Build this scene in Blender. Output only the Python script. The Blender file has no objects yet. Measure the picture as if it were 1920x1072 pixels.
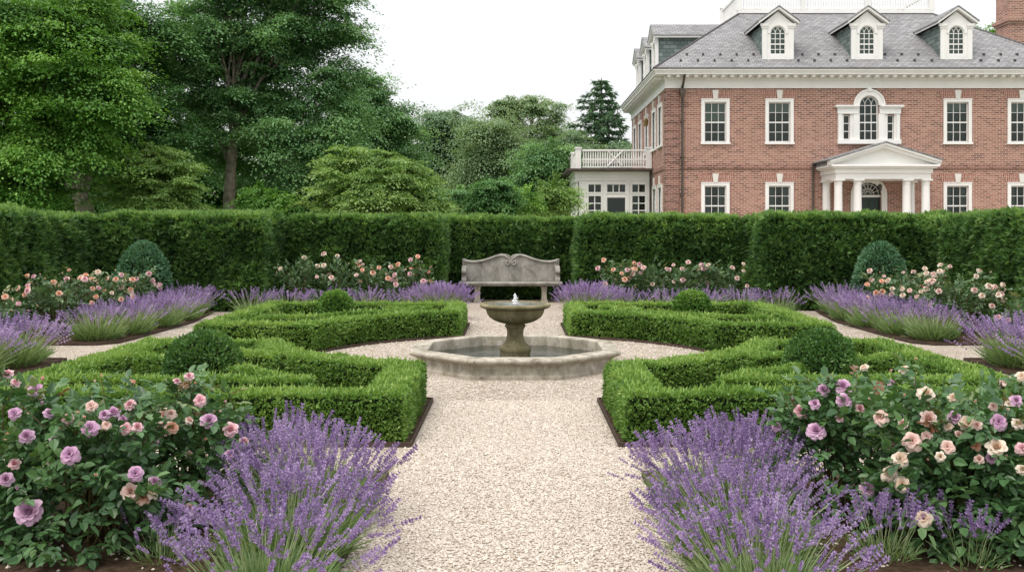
import bpy, math, random
import numpy as np
from mathutils import Vector, Matrix

rng = np.random.default_rng(11)
random.seed(11)
scene = bpy.context.scene
COL = scene.collection
PI = math.pi
H = 1.66            # camera height
FPX = 1750.0        # focal length in photo pixels
R = math.radians


def at(px, py, Y):
    """Point seen at a photo pixel when it stands Y metres away."""
    return ((px - 966) * Y / FPX, Y, H + (430 - py) * Y / FPX)


# ------------------------------------------------------------ bookkeeping
ORIG = {}


def tag(o, label=None, cat=None, group=None, kind=None):
    if label: o['label'] = label
    if cat: o['category'] = cat
    if group: o['group'] = group
    if kind: o['kind'] = kind
    return o


def thing(name, label, cat, loc=(0, 0, 0), rotz=0.0, group=None):
    o = bpy.data.objects.new(name, None)
    COL.objects.link(o)
    o.location = loc
    o.rotation_euler = (0, 0, rotz)
    o.empty_display_size = 0.2
    ORIG[o.name] = Vector(loc)
    return tag(o, label, cat, group)


def link(name, me, m, parent=None, local=False):
    """Link one mesh object. Mesh in world coordinates unless local."""
    o = bpy.data.objects.new(name, me)
    COL.objects.link(o)
    if m is not None:
        if len(me.materials) == 0:
            me.materials.append(m)
    if parent is not None:
        o.parent = parent
        org = ORIG.get(parent.name, Vector((0, 0, 0)))
        if not local:
            me.transform(Matrix.Translation(-org))
        ORIG[o.name] = org
    else:
        ORIG[o.name] = Vector((0, 0, 0))
    return o


def copy_tree(o, parent=None):
    c = o.copy()
    COL.objects.link(c)
    if parent is not None:
        c.parent = parent
    for ch in list(o.children):
        copy_tree(ch, c)
    return c


# ------------------------------------------------------------ numpy meshes
def np_mesh(name, V, F, tint=None, smooth=False):
    me = bpy.data.meshes.new(name)
    V = np.ascontiguousarray(V, dtype=np.float32)
    F = np.ascontiguousarray(F, dtype=np.int32)
    nf, k = F.shape
    me.vertices.add(len(V)); me.vertices.foreach_set('co', V.ravel())
    me.loops.add(nf * k); me.loops.foreach_set('vertex_index', F.ravel())
    me.polygons.add(nf)
    me.polygons.foreach_set('loop_start', np.arange(nf, dtype=np.int32) * k)
    me.polygons.foreach_set('use_smooth', np.full(nf, smooth, dtype=bool))
    me.update(calc_edges=True)
    if tint is not None:
        a = me.attributes.new('tint', 'FLOAT', 'FACE')
        a.data.foreach_set('value', np.ascontiguousarray(tint, dtype=np.float32))
    return me


def unit(v):
    return v / np.maximum(np.linalg.norm(v, axis=-1, keepdims=True), 1e-9)


def leaves(P, D, N, L, W, fold=0.15, bend=0.0):
    """Rhombic leaves: base P, direction D, face normal N, length L, width W -> V, F."""
    n = len(P)
    D = unit(D)
    S = unit(np.cross(D, N))
    N = np.cross(S, D)
    L = np.broadcast_to(np.asarray(L, float), (n,))[:, None]
    W = np.broadcast_to(np.asarray(W, float), (n,))[:, None]
    V = np.empty((n, 4, 3))
    V[:, 0] = P
    mid = P + D * L * 0.48
    V[:, 1] = mid + S * W * 0.5 + N * W * fold
    V[:, 2] = P + D * L - N * L * bend
    V[:, 3] = mid - S * W * 0.5 + N * W * fold
    F = np.arange(n * 4).reshape(n, 4)
    return V.reshape(-1, 3), F


def merge(parts):
    Vs, Fs, k = [], [], 0
    for V, F in parts:
        Vs.append(V); Fs.append(F + k); k += len(V)
    return np.concatenate(Vs), np.concatenate(Fs)


def tube(pts, rad, k=7):
    """Tapered tube along points -> V, F (quads)."""
    pts = np.asarray(pts, float)
    rad = np.broadcast_to(np.asarray(rad, float), (len(pts),))
    t = np.gradient(pts, axis=0)
    t = unit(t)
    ref = np.array([0.31, 0.87, 0.2]) if abs(t[0][2]) > 0.8 else np.array([0, 0, 1.0])
    a = unit(np.cross(t, ref)); b = np.cross(t, a)
    ang = np.linspace(0, 2 * PI, k, endpoint=False)
    ring = a[:, None, :] * np.cos(ang)[None, :, None] + b[:, None, :] * np.sin(ang)[None, :, None]
    V = (pts[:, None, :] + ring * rad[:, None, None]).reshape(-1, 3)
    F = []
    for i in range(len(pts) - 1):
        for j in range(k):
            F.append((i * k + j, i * k + (j + 1) % k, (i + 1) * k + (j + 1) % k, (i + 1) * k + j))
    return V, np.array(F)


def hash3(i, j, k, seed):
    n = (i * 374761393 + j * 668265263 + k * 2147483647 + seed * 1274126177) & 0xFFFFFFFF
    n = ((n ^ (n >> 13)) * 1274126177) & 0xFFFFFFFF
    n = ((n ^ (n >> 16)) * 2246822519) & 0xFFFFFFFF
    return ((n ^ (n >> 15)) & 0xFFFF) / 32767.5 - 1.0


def vnoise(p, seed=0):
    p = np.asarray(p, float)
    i = np.floor(p).astype(np.int64)
    f = p - i
    f = f * f * (3 - 2 * f)
    x, y, z = i[..., 0], i[..., 1], i[..., 2]
    out = 0
    for dx in (0, 1):
        wx = f[..., 0] if dx else 1 - f[..., 0]
        for dy in (0, 1):
            wy = f[..., 1] if dy else 1 - f[..., 1]
            for dz in (0, 1):
                wz = f[..., 2] if dz else 1 - f[..., 2]
                out = out + wx * wy * wz * hash3(x + dx, y + dy, z + dz, seed)
    return out


# ------------------------------------------------------------ solid builder
class MB:
    def __init__(s):
        s.v = []; s.f = []

    def add(s, V, F):
        b = len(s.v)
        s.v.extend([tuple(map(float, p)) for p in V])
        s.f.extend([tuple(int(i) + b for i in q) for q in F])
        return s

    def box(s, x0, x1, y0, y1, z0, z1):
        V = [(x0, y0, z0), (x1, y0, z0), (x1, y1, z0), (x0, y1, z0),
             (x0, y0, z1), (x1, y0, z1), (x1, y1, z1), (x0, y1, z1)]
        F = [(0, 3, 2, 1), (4, 5, 6, 7), (0, 1, 5, 4), (1, 2, 6, 5), (2, 3, 7, 6), (3, 0, 4, 7)]
        return s.add(V, F)

    def prism(s, poly, y0, y1):
        """Polygon in x,z (counter-clockwise seen from -y) pushed from y0 to y1."""
        n = len(poly)
        V = [(x, y0, z) for x, z in poly] + [(x, y1, z) for x, z in poly]
        F = [tuple(range(n)), tuple(reversed(range(n, 2 * n)))]
        for i in range(n):
            j = (i + 1) % n
            F.append((i, i + n, j + n, j))
        return s.add(V, F)

    def prism_x(s, poly, x0, x1):
        """Polygon in y,z pushed along x."""
        n = len(poly)
        V = [(x0, y, z) for y, z in poly] + [(x1, y, z) for y, z in poly]
        F = [tuple(reversed(range(n))), tuple(range(n, 2 * n))]
        for i in range(n):
            j = (i + 1) % n
            F.append((i, j, j + n, i + n))
        return s.add(V, F)

    def prism_z(s, poly, z0, z1):
        n = len(poly)
        V = [(x, y, z0) for x, y in poly] + [(x, y, z1) for x, y in poly]
        F = [tuple(reversed(range(n))), tuple(range(n, 2 * n))]
        for i in range(n):
            j = (i + 1) % n
            F.append((i, j, j + n, i + n))
        return s.add(V, F)

    def lathe(s, prof, c=(0, 0), n=40, a0=0.0, radial=None):
        """Profile of (r,z) turned about a vertical axis at c."""
        V, F = [], []
        for r, z in prof:
            for k in range(n):
                a = a0 + 2 * PI * k / n
                V.append((c[0] + r * math.cos(a), c[1] + r * math.sin(a), z))
        for i in range(len(prof) - 1):
            for k in range(n):
                F.append((i * n + k, i * n + (k + 1) % n, (i + 1) * n + (k + 1) % n, (i + 1) * n + k))
        return s.add(V, F)

    def tube(s, pts, rad, k=8):
        V, F = tube(pts, rad, k)
        s.add(V, F)
        n = len(pts)
        b = len(s.v) - len(V)
        s.f.append(tuple(b + i for i in reversed(range(k))))
        s.f.append(tuple(b + (n - 1) * k + i for i in range(k)))
        return s

    def ring_arc(s, cx, cz, r0, r1, a0, a1, y0, y1, n=20):
        """Flat arch band in the x,z plane with depth y0..y1."""
        V, F = [], []
        for k in range(n + 1):
            a = a0 + (a1 - a0) * k / n
            for r in (r0, r1):
                for y in (y0, y1):
                    V.append((cx + r * math.cos(a), y, cz + r * math.sin(a)))
        for k in range(n):
            b = k * 4; c = b + 4
            F += [(b, b + 2, c + 2, c), (b + 1, c + 1, c + 3, b + 3), (b, c, c + 1, b + 1), (b + 2, b + 3, c + 3, c + 2)]
        F += [(0, 1, 3, 2), (n * 4, n * 4 + 2, n * 4 + 3, n * 4 + 1)]
        return s.add(V, F)

    def build(s, name, m, parent=None, smooth=None, bevel=0.0, uv=False, local=False):
        me = bpy.data.meshes.new(name)
        me.from_pydata(s.v, [], s.f)
        me.update()
        if smooth:
            me.shade_smooth()
            me.set_sharp_from_angle(angle=R(smooth))
        else:
            me.shade_flat()
        if uv:
            auto_uv(me)
        o = link(name, me, m, parent, local)
        if bevel:
            b = o.modifiers.new('bevel', 'BEVEL')
            b.width = bevel; b.segments = 2; b.limit_method = 'ANGLE'; b.angle_limit = R(40)
        return o


def auto_uv(me):
    """Metre-scaled UVs: u along the horizontal of each face, v up its slope."""
    lay = me.uv_layers.new(name='UVMap')
    up = Vector((0, 0, 1))
    for p in me.polygons:
        n = p.normal
        if abs(n.z) > 0.98:
            u, v = Vector((1, 0, 0)), Vector((0, 1, 0))
        else:
            u = up.cross(n).normalized(); v = n.cross(u)
        for li in p.loop_indices:
            co = me.vertices[me.loops[li].vertex_index].co
            lay.data[li].uv = (co.dot(u), co.dot(v))


# ------------------------------------------------------------ materials
def new_mat(name):
    m = bpy.data.materials.new(name)
    m.use_nodes = True
    nt = m.node_tree
    nt.nodes.clear()
    out = nt.nodes.new('ShaderNodeOutputMaterial')
    return m, nt, out


def N(nt, typ, **kw):
    n = nt.nodes.new('ShaderNode' + typ)
    for k, v in kw.items():
        if k in n.inputs.keys() if hasattr(n.inputs, 'keys') else False:
            n.inputs[k].default_value = v
        else:
            setattr(n, k, v)
    return n


def ramp(nt, fac, stops):
    r = nt.nodes.new('ShaderNodeValToRGB')
    el = r.color_ramp.elements
    while len(el) < len(stops): el.new(0.5)
    for e, (p, c) in zip(el, stops):
        e.position = p
        e.color = (*c, 1) if len(c) == 3 else c
    nt.links.new(fac, r.inputs['Fac'])
    return r.outputs['Color']


def leaf_mat(name, stops, trans=0.3, rough=0.45, spec=0.35, tcol=None):
    """Leaf: diffuse/gloss plus light passing through; tone varies leaf by leaf."""
    m, nt, out = new_mat(name)
    at_ = N(nt, 'Attribute', attribute_name='tint')
    col = ramp(nt, at_.outputs['Fac'], stops)
    p = N(nt, 'BsdfPrincipled')
    p.inputs['Roughness'].default_value = rough
    p.inputs['Specular IOR Level'].default_value = spec
    nt.links.new(col, p.inputs['Base Color'])
    t = N(nt, 'BsdfTranslucent')
    g = N(nt, 'MixRGB', blend_type='MULTIPLY')
    g.inputs['Fac'].default_value = 1.0
    g.inputs['Color2'].default_value = (*(tcol or (1.25, 1.2, 0.55)), 1)
    nt.links.new(col, g.inputs['Color1'])
    nt.links.new(g.outputs['Color'], t.inputs['Color'])
    mx = N(nt, 'MixShader')
    mx.inputs['Fac'].default_value = trans
    nt.links.new(p.outputs[0], mx.inputs[1]); nt.links.new(t.outputs[0], mx.inputs[2])
    nt.links.new(mx.outputs[0], out.inputs['Surface'])
    return m


def plain(name, col, rough=0.6, spec=0.3, metal=0.0, noise=0.0, nscale=8.0, bump=0.0, bscale=60.0, dark=None):
    """Painted or bare surface with a little mottling and grain."""
    m, nt, out = new_mat(name)
    p = N(nt, 'BsdfPrincipled')
    p.inputs['Roughness'].default_value = rough
    p.inputs['Specular IOR Level'].default_value = spec
    p.inputs['Metallic'].default_value = metal
    tc = N(nt, 'TexCoord')
    if noise:
        n = N(nt, 'TexNoise'); n.inputs['Scale'].default_value = nscale; n.inputs['Detail'].default_value = 6
        nt.links.new(tc.outputs['Object'], n.inputs['Vector'])
        d = dark or tuple(c * (1 - noise) for c in col)
        c = ramp(nt, n.outputs['Fac'], [(0.3, d), (0.62, col)])
        nt.links.new(c, p.inputs['Base Color'])
    else:
        p.inputs['Base Color'].default_value = (*col, 1)
    if bump:
        n2 = N(nt, 'TexNoise'); n2.inputs['Scale'].default_value = bscale; n2.inputs['Detail'].default_value = 4
        nt.links.new(tc.outputs['Object'], n2.inputs['Vector'])
        b = N(nt, 'Bump'); b.inputs['Strength'].default_value = bump; b.inputs['Distance'].default_value = 0.01
        nt.links.new(n2.outputs['Fac'], b.inputs['Height'])
        nt.links.new(b.outputs[0], p.inputs['Normal'])
    nt.links.new(p.outputs[0], out.inputs['Surface'])
    return m


def stone_mat(name, base, stain, moss, mossy=0.5):
    m, nt, out = new_mat(name)
    tc = N(nt, 'TexCoord')
    p = N(nt, 'BsdfPrincipled'); p.inputs['Roughness'].default_value = 0.85; p.inputs['Specular IOR Level'].default_value = 0.2
    def noise(s, d=6, r=0.6, dist=0.0):
        n = N(nt, 'TexNoise'); n.inputs['Scale'].default_value = s; n.inputs['Detail'].default_value = d
        n.inputs['Roughness'].default_value = r; n.inputs['Distortion'].default_value = dist
        nt.links.new(tc.outputs['Object'], n.inputs['Vector']); return n
    a = noise(3.5, 8, 0.7, 0.6)
    c1 = ramp(nt, a.outputs['Fac'], [(0.33, stain), (0.52, base), (0.75, tuple(min(1, c * 1.18) for c in base))])
    mz = N(nt, 'Mapping'); mz.inputs['Scale'].default_value = (3.2, 3.2, 0.7)
    nt.links.new(tc.outputs['Object'], mz.inputs['Vector'])
    b = N(nt, 'TexNoise'); b.inputs['Scale'].default_value = 2.2; b.inputs['Detail'].default_value = 7
    b.inputs['Roughness'].default_value = 0.75
    nt.links.new(mz.outputs['Vector'], b.inputs['Vector'])
    k = ramp(nt, b.outputs['Fac'], [(0.42, (0, 0, 0)), (0.62, (mossy, mossy, mossy))])
    mx = N(nt, 'MixRGB'); mx.inputs['Color2'].default_value = (*moss, 1)
    nt.links.new(k, mx.inputs['Fac']); nt.links.new(c1, mx.inputs['Color1'])
    sp = noise(90, 3, 0.7)
    s2 = ramp(nt, sp.outputs['Fac'], [(0.3, (0.62, 0.62, 0.62)), (0.5, (1, 1, 1))])
    mu = N(nt, 'MixRGB', blend_type='MULTIPLY'); mu.inputs['Fac'].default_value = 0.7
    nt.links.new(mx.outputs[0], mu.inputs['Color1']); nt.links.new(s2, mu.inputs['Color2'])
    nt.links.new(mu.outputs[0], p.inputs['Base Color'])
    bm = N(nt, 'Bump'); bm.inputs['Strength'].default_value = 0.5; bm.inputs['Distance'].default_value = 0.006
    nt.links.new(sp.outputs['Fac'], bm.inputs['Height']); nt.links.new(bm.outputs[0], p.inputs['Normal'])
    nt.links.new(p.outputs[0], out.inputs['Surface'])
    return m


def brick_mat(name, cols, mortar, bw=0.23, rh=0.078, msize=0.011, rot=0.0, patch=0.5):
    m, nt, out = new_mat(name)
    tc = N(nt, 'TexCoord')
    mp = N(nt, 'Mapping'); mp.inputs['Rotation'].default_value = (0, 0, rot)
    nt.links.new(tc.outputs['UV'], mp.inputs['Vector'])
    br = N(nt, 'TexBrick')
    br.inputs['Scale'].default_value = 1.0
    br.inputs['Brick Width'].default_value = bw
    br.inputs['Row Height'].default_value = rh
    br.inputs['Mortar Size'].default_value = msize
    br.inputs['Mortar Smooth'].default_value = 0.2
    br.inputs['Color1'].default_value = (0, 0, 0, 1); br.inputs['Color2'].default_value = (1, 1, 1, 1)
    br.inputs['Mortar'].default_value = (0.5, 0.5, 0.5, 1)
    nt.links.new(mp.outputs['Vector'], br.inputs['Vector'])
    bc = ramp(nt, br.outputs['Color'], [(i / (len(cols) - 1), c) for i, c in enumerate(cols)])
    n = N(nt, 'TexNoise'); n.inputs['Scale'].default_value = 0.55; n.inputs['Detail'].default_value = 5
    nt.links.new(tc.outputs['UV'], n.inputs['Vector'])
    v = ramp(nt, n.outputs['Fac'], [(0.3, (0.78, 0.76, 0.76)), (0.55, (1, 1, 1)), (0.75, (1.12, 1.12, 1.14))])
    mu = N(nt, 'MixRGB', blend_type='MULTIPLY'); mu.inputs['Fac'].default_value = patch
    nt.links.new(bc, mu.inputs['Color1']); nt.links.new(v, mu.inputs['Color2'])
    mx = N(nt, 'MixRGB'); mx.inputs['Color2'].default_value = (*mortar, 1)
    nt.links.new(br.outputs['Fac'], mx.inputs['Fac']); nt.links.new(mu.outputs[0], mx.inputs['Color1'])
    p = N(nt, 'BsdfPrincipled'); p.inputs['Roughness'].default_value = 0.85; p.inputs['Specular IOR Level'].default_value = 0.2
    nt.links.new(mx.outputs[0], p.inputs['Base Color'])
    iv = N(nt, 'Math', operation='SUBTRACT'); iv.inputs[0].default_value = 1.0
    nt.links.new(br.outputs['Fac'], iv.inputs[1])
    bm = N(nt, 'Bump'); bm.inputs['Strength'].default_value = 0.6; bm.inputs['Distance'].default_value = 0.01
    nt.links.new(iv.outputs[0], bm.inputs['Height']); nt.links.new(bm.outputs[0], p.inputs['Normal'])
    nt.links.new(p.outputs[0], out.inputs['Surface'])
    return m


M = {}
M['box'] = leaf_mat('box_leaf', [(0, (0.060, 0.130, 0.024)), (0.45, (0.150, 0.285, 0.058)), (1, (0.32, 0.46, 0.13))], 0.32)
M['box_dark'] = leaf_mat('box_ball_leaf', [(0, (0.036, 0.096, 0.024)), (0.6, (0.085, 0.190, 0.048)), (1, (0.175, 0.30, 0.085))], 0.28)
M['yew'] = leaf_mat('yew_needles', [(0, (0.036, 0.090, 0.026)), (0.5, (0.118, 0.240, 0.068)), (1, (0.28, 0.43, 0.13))], 0.35)
M['box_far'] = leaf_mat('far_ball_leaf', [(0, (0.040, 0.105, 0.018)), (0.5, (0.10, 0.225, 0.040)), (1, (0.22, 0.36, 0.08))], 0.28)
M['blue'] = leaf_mat('blue_green_needles', [(0, (0.042, 0.115, 0.056)), (0.6, (0.10, 0.225, 0.118)), (1, (0.19, 0.33, 0.19))], 0.2)
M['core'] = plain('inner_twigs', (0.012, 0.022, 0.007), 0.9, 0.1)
M['lav_leaf'] = leaf_mat('lavender_leaf', [(0, (0.09, 0.16, 0.06)), (0.5, (0.18, 0.29, 0.105)), (1, (0.32, 0.43, 0.21))], 0.3)
M['lav_stem'] = leaf_mat('lavender_stem', [(0, (0.19, 0.26, 0.11)), (1, (0.40, 0.47, 0.27))], 0.25)
M['lav_flower'] = leaf_mat('lavender_flower', [(0, (0.165, 0.105, 0.25)), (0.5, (0.335, 0.240, 0.43)), (1, (0.56, 0.46, 0.64))], 0.25, 0.6, 0.2, (1.1, 0.9, 1.1))
M['rose_leaf'] = leaf_mat('rose_leaf', [(0, (0.040, 0.100, 0.040)), (0.55, (0.092, 0.195, 0.070)), (0.86, (0.18, 0.295, 0.11)), (0.93, (0.16, 0.22, 0.08)), (1, (0.20, 0.09, 0.05))], 0.25, 0.38, 0.5)
M['rose_far'] = leaf_mat('grey_green_rose_leaf', [(0, (0.045, 0.10, 0.04)), (0.6, (0.11, 0.20, 0.085)), (0.9, (0.22, 0.31, 0.15)), (1, (0.22, 0.20, 0.09))], 0.25, 0.4, 0.45)
M['cane'] = plain('rose_cane', (0.10, 0.10, 0.035), 0.6, 0.3, noise=0.5, nscale=20, dark=(0.09, 0.045, 0.02))
M['bark'] = plain('tree_bark', (0.30, 0.255, 0.205), 0.9, 0.15, noise=0.6, nscale=5, bump=1.0, bscale=14, dark=(0.10, 0.085, 0.066))
M['bark_dark'] = plain('dark_bark', (0.09, 0.075, 0.055), 0.9, 0.15, noise=0.6, nscale=4, bump=1.0, bscale=10)
M['soil'] = plain('mulch_soil', (0.075, 0.050, 0.032), 0.95, 0.1, noise=0.6, nscale=25, bump=1.0, bscale=40)
M['edging'] = plain('brown_edging', (0.072, 0.050, 0.037), 0.75, 0.2, noise=0.4, nscale=6)
M['white'] = plain('white_paint', (0.82, 0.808, 0.785), 0.5, 0.3, noise=0.08, nscale=1.5)
M['stone'] = stone_mat('weathered_stone', (0.47, 0.43, 0.36), (0.17, 0.15, 0.115), (0.15, 0.14, 0.085), 0.6)
M['stone_bench'] = stone_mat('grey_weathered_stone', (0.36, 0.345, 0.31), (0.165, 0.155, 0.135), (0.15, 0.145, 0.12), 0.55)
M['stone_moss'] = stone_mat('mossy_wet_stone', (0.25, 0.215, 0.13), (0.095, 0.082, 0.040), (0.13, 0.12, 0.05), 0.8)
M['keystone'] = plain('pale_limestone', (0.72, 0.70, 0.65), 0.7, 0.2, noise=0.1, nscale=3)
BR = [(0.19, 0.082, 0.060), (0.305, 0.130, 0.092), (0.355, 0.162, 0.118), (0.42, 0.21, 0.155)]
M['brick'] = brick_mat('red_brick', BR, (0.50, 0.425, 0.36))
M['brick_dark'] = brick_mat('quoin_brick', [(0.13, 0.05, 0.036), (0.24, 0.10, 0.072), (0.31, 0.14, 0.10)], (0.40, 0.33, 0.29))
M['lintel'] = brick_mat('rubbed_brick', [(0.27, 0.115, 0.085), (0.35, 0.16, 0.12), (0.40, 0.19, 0.14)], (0.52, 0.42, 0.36), bw=0.30, rh=0.075, msize=0.009, rot=PI / 2)
SL = [(0.21, 0.21, 0.215), (0.255, 0.255, 0.26), (0.28, 0.28, 0.285), (0.325, 0.325, 0.33)]
M['slate'] = brick_mat('grey_slate', SL, (0.115, 0.115, 0.12), bw=0.24, rh=0.145, msize=0.012)
M['slate_green'] = brick_mat('green_slate', [(0.12, 0.16, 0.15), (0.19, 0.24, 0.225), (0.24, 0.29, 0.27)], (0.085, 0.10, 0.095), bw=0.3, rh=0.17, msize=0.012)
M['copper'] = plain('brown_copper', (0.11, 0.085, 0.07), 0.5, 0.4, metal=0.3, noise=0.4, nscale=3)
M['lead'] = plain('dark_lead', (0.055, 0.05, 0.05), 0.5, 0.4)
M['door'] = plain('dark_green_door', (0.012, 0.030, 0.024), 0.35, 0.5)
M['room'] = plain('dim_interior', (0.035, 0.037, 0.034), 0.9, 0.1, noise=0.6, nscale=2.5)
M['blind'] = plain('pale_blind', (0.42, 0.47, 0.43), 0.8, 0.1, noise=0.1, nscale=4)
M['curtain'] = plain('grey_curtain', (0.30, 0.33, 0.32), 0.9, 0.1)
M['brass'] = plain('dull_brass', (0.25, 0.18, 0.07), 0.4, 0.5, metal=0.7)


def glass_mat():
    m, nt, out = new_mat('window_glass')
    t = N(nt, 'BsdfTransparent'); t.inputs['Color'].default_value = (0.42, 0.48, 0.45, 1)
    g = N(nt, 'BsdfGlossy'); g.inputs['Roughness'].default_value = 0.06; g.inputs['Color'].default_value = (0.80, 0.92, 0.86, 1)
    tc = N(nt, 'TexCoord'); n = N(nt, 'TexNoise'); n.inputs['Scale'].default_value = 1.6
    nt.links.new(tc.outputs['Object'], n.inputs['Vector'])
    b = N(nt, 'Bump'); b.inputs['Strength'].default_value = 0.05; b.inputs['Distance'].default_value = 0.03
    nt.links.new(n.outputs['Fac'], b.inputs['Height']); nt.links.new(b.outputs[0], g.inputs['Normal'])
    f = N(nt, 'Fresnel'); f.inputs['IOR'].default_value = 1.5
    ad = N(nt, 'Math', operation='MULTIPLY_ADD'); ad.inputs[1].default_value = 0.9; ad.inputs[2].default_value = 0.025
    nt.links.new(f.outputs[0], ad.inputs[0])
    mx = N(nt, 'MixShader')
    nt.links.new(ad.outputs[0], mx.inputs['Fac']); nt.links.new(t.outputs[0], mx.inputs[1]); nt.links.new(g.outputs[0], mx.inputs[2])
    nt.links.new(mx.outputs[0], out.inputs['Surface'])
    return m


M['glass'] = glass_mat()


def water_mat(name, col, scale, strength):
    m, nt, out = new_mat(name)
    p = N(nt, 'BsdfPrincipled'); p.inputs['Base Color'].default_value = (*col, 1)
    p.inputs['Roughness'].default_value = 0.04; p.inputs['IOR'].default_value = 1.33
    p.inputs['Specular IOR Level'].default_value = 0.5
    tc = N(nt, 'TexCoord'); n = N(nt, 'TexNoise'); n.inputs['Scale'].default_value = scale; n.inputs['Detail'].default_value = 3
    n.inputs['Distortion'].default_value = 0.8
    nt.links.new(tc.outputs['Object'], n.inputs['Vector'])
    b = N(nt, 'Bump'); b.inputs['Strength'].default_value = strength; b.inputs['Distance'].default_value = 0.02
    nt.links.new(n.outputs['Fac'], b.inputs['Height']); nt.links.new(b.outputs[0], p.inputs['Normal'])
    nt.links.new(p.outputs[0], out.inputs['Surface'])
    return m


M['pool'] = water_mat('pool_water', (0.020, 0.026, 0.018), 17, 0.22)
M['bowl_water'] = water_mat('bowl_water', (0.10, 0.10, 0.085), 22, 0.35)


def jet_mat():
    m, nt, out = new_mat('foaming_water')
    p = N(nt, 'BsdfPrincipled'); p.inputs['Base Color'].default_value = (0.85, 0.87, 0.88, 1)
    p.inputs['Roughness'].default_value = 0.15; p.inputs['IOR'].default_value = 1.33
    t = N(nt, 'BsdfTransparent')
    mx = N(nt, 'MixShader'); mx.inputs['Fac'].default_value = 0.75
    nt.links.new(t.outputs[0], mx.inputs[1]); nt.links.new(p.outputs[0], mx.inputs[2])
    nt.links.new(mx.outputs[0], out.inputs['Surface'])
    return m


M['jet'] = jet_mat()


def gravel_mat():
    m, nt, out = new_mat('gravel_bed')
    tc = N(nt, 'TexCoord')
    p = N(nt, 'BsdfPrincipled'); p.inputs['Roughness'].default_value = 0.9; p.inputs['Specular IOR Level'].default_value = 0.15
    v = N(nt, 'TexVoronoi'); v.inputs['Scale'].default_value = 62.0
    nt.links.new(tc.outputs['Object'], v.inputs['Vector'])
    sx = N(nt, 'SeparateColor'); nt.links.new(v.outputs['Color'], sx.inputs[0])
    c = ramp(nt, sx.outputs[0], [(0, (0.26, 0.215, 0.165)), (0.25, (0.44, 0.385, 0.315)), (0.6, (0.55, 0.49, 0.42)), (1, (0.66, 0.61, 0.54))])
    d = ramp(nt, v.outputs['Distance'], [(0.35, (1, 1, 1)), (0.75, (0.42, 0.38, 0.34))])
    mu = N(nt, 'MixRGB', blend_type='MULTIPLY'); mu.inputs['Fac'].default_value = 0.8
    nt.links.new(c, mu.inputs['Color1']); nt.links.new(d, mu.inputs['Color2'])
    n = N(nt, 'TexNoise'); n.inputs['Scale'].default_value = 0.9; n.inputs['Detail'].default_value = 5
    nt.links.new(tc.outputs['Object'], n.inputs['Vector'])
    w = ramp(nt, n.outputs['Fac'], [(0.3, (0.86, 0.84, 0.82)), (0.65, (1.05, 1.05, 1.05))])
    m2 = N(nt, 'MixRGB', blend_type='MULTIPLY'); m2.inputs['Fac'].default_value = 1.0
    nt.links.new(mu.outputs[0], m2.inputs['Color1']); nt.links.new(w, m2.inputs['Color2'])
    nt.links.new(m2.outputs[0], p.inputs['Base Color'])
    b = N(nt, 'Bump'); b.inputs['Strength'].default_value = 0.8; b.inputs['Distance'].default_value = 0.012; b.invert = True
    nt.links.new(v.outputs['Distance'], b.inputs['Height']); nt.links.new(b.outputs[0], p.inputs['Normal'])
    nt.links.new(p.outputs[0], out.inputs['Surface'])
    return m


M['gravel'] = gravel_mat()


def tint_mat(name, stops, rough=0.85):
    m, nt, out = new_mat(name)
    a = N(nt, 'Attribute', attribute_name='tint')
    p = N(nt, 'BsdfPrincipled'); p.inputs['Roughness'].default_value = rough; p.inputs['Specular IOR Level'].default_value = 0.2
    nt.links.new(ramp(nt, a.outputs['Fac'], stops), p.inputs['Base Color'])
    nt.links.new(p.outputs[0], out.inputs['Surface'])
    return m


M['pebble'] = tint_mat('pebble', [(0, (0.19, 0.15, 0.115)), (0.10, (0.40, 0.345, 0.28)), (0.5, (0.55, 0.49, 0.42)), (0.85, (0.65, 0.595, 0.525)), (1, (0.73, 0.69, 0.625))])
M['lawn'] = plain('lawn', (0.10, 0.18, 0.05), 0.9, 0.1, noise=0.4, nscale=3)

PETAL = {
    'mauve': [(0, (0.48, 0.25, 0.43)), (0.5, (0.63, 0.41, 0.57)), (1, (0.75, 0.57, 0.69))],
    'pink': [(0, (0.66, 0.33, 0.39)), (0.5, (0.77, 0.51, 0.54)), (1, (0.84, 0.67, 0.68))],
    'blush': [(0, (0.68, 0.42, 0.36)), (0.5, (0.78, 0.60, 0.53)), (1, (0.84, 0.73, 0.66))],
    'peach': [(0, (0.72, 0.34, 0.20)), (0.5, (0.80, 0.50, 0.36)), (1, (0.84, 0.66, 0.54))],
    'cream': [(0, (0.70, 0.52, 0.38)), (0.5, (0.80, 0.70, 0.57)), (1, (0.85, 0.79, 0.70))],
}
for k_, st_ in PETAL.items():
    M['petal_' + k_] = leaf_mat('petal_' + k_, st_, 0.3, 0.6, 0.2, (1.05, 0.95, 0.95))

# ============================================================ GROUND
FC = (0.0, 11.45)      # fountain centre
MIRY = 11.6            # the parterre mirrors front to back about this line


def sheet(name, poly, z, m, kind='structure'):
    me = bpy.data.meshes.new(name)
    me.from_pydata([(x, y, z) for x, y in poly], [], [tuple(range(len(poly)))])
    me.update()
    if me.polygons[0].normal.z < 0: me.flip_normals()
    o = link(name, me, m)
    if kind: o['kind'] = kind
    return o


sheet('ground', [(-75, -8), (75, -8), (75, 128), (-75, 128)], 0.0, M['lawn'])
sheet('gravel_bounce_sheet', [(-6.0, 24.2), (34.0, 24.2), (34.0, 36.2), (-6.0, 36.2)], 0.005, M['gravel'])  # unseen pale sheet, added to bounce light up onto the house front
sheet('gravel_path', [(-9.2, 1.0), (9.2, 1.0), (9.2, 23.0), (-9.2, 23.0)], 0.006, M['gravel'])


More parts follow.
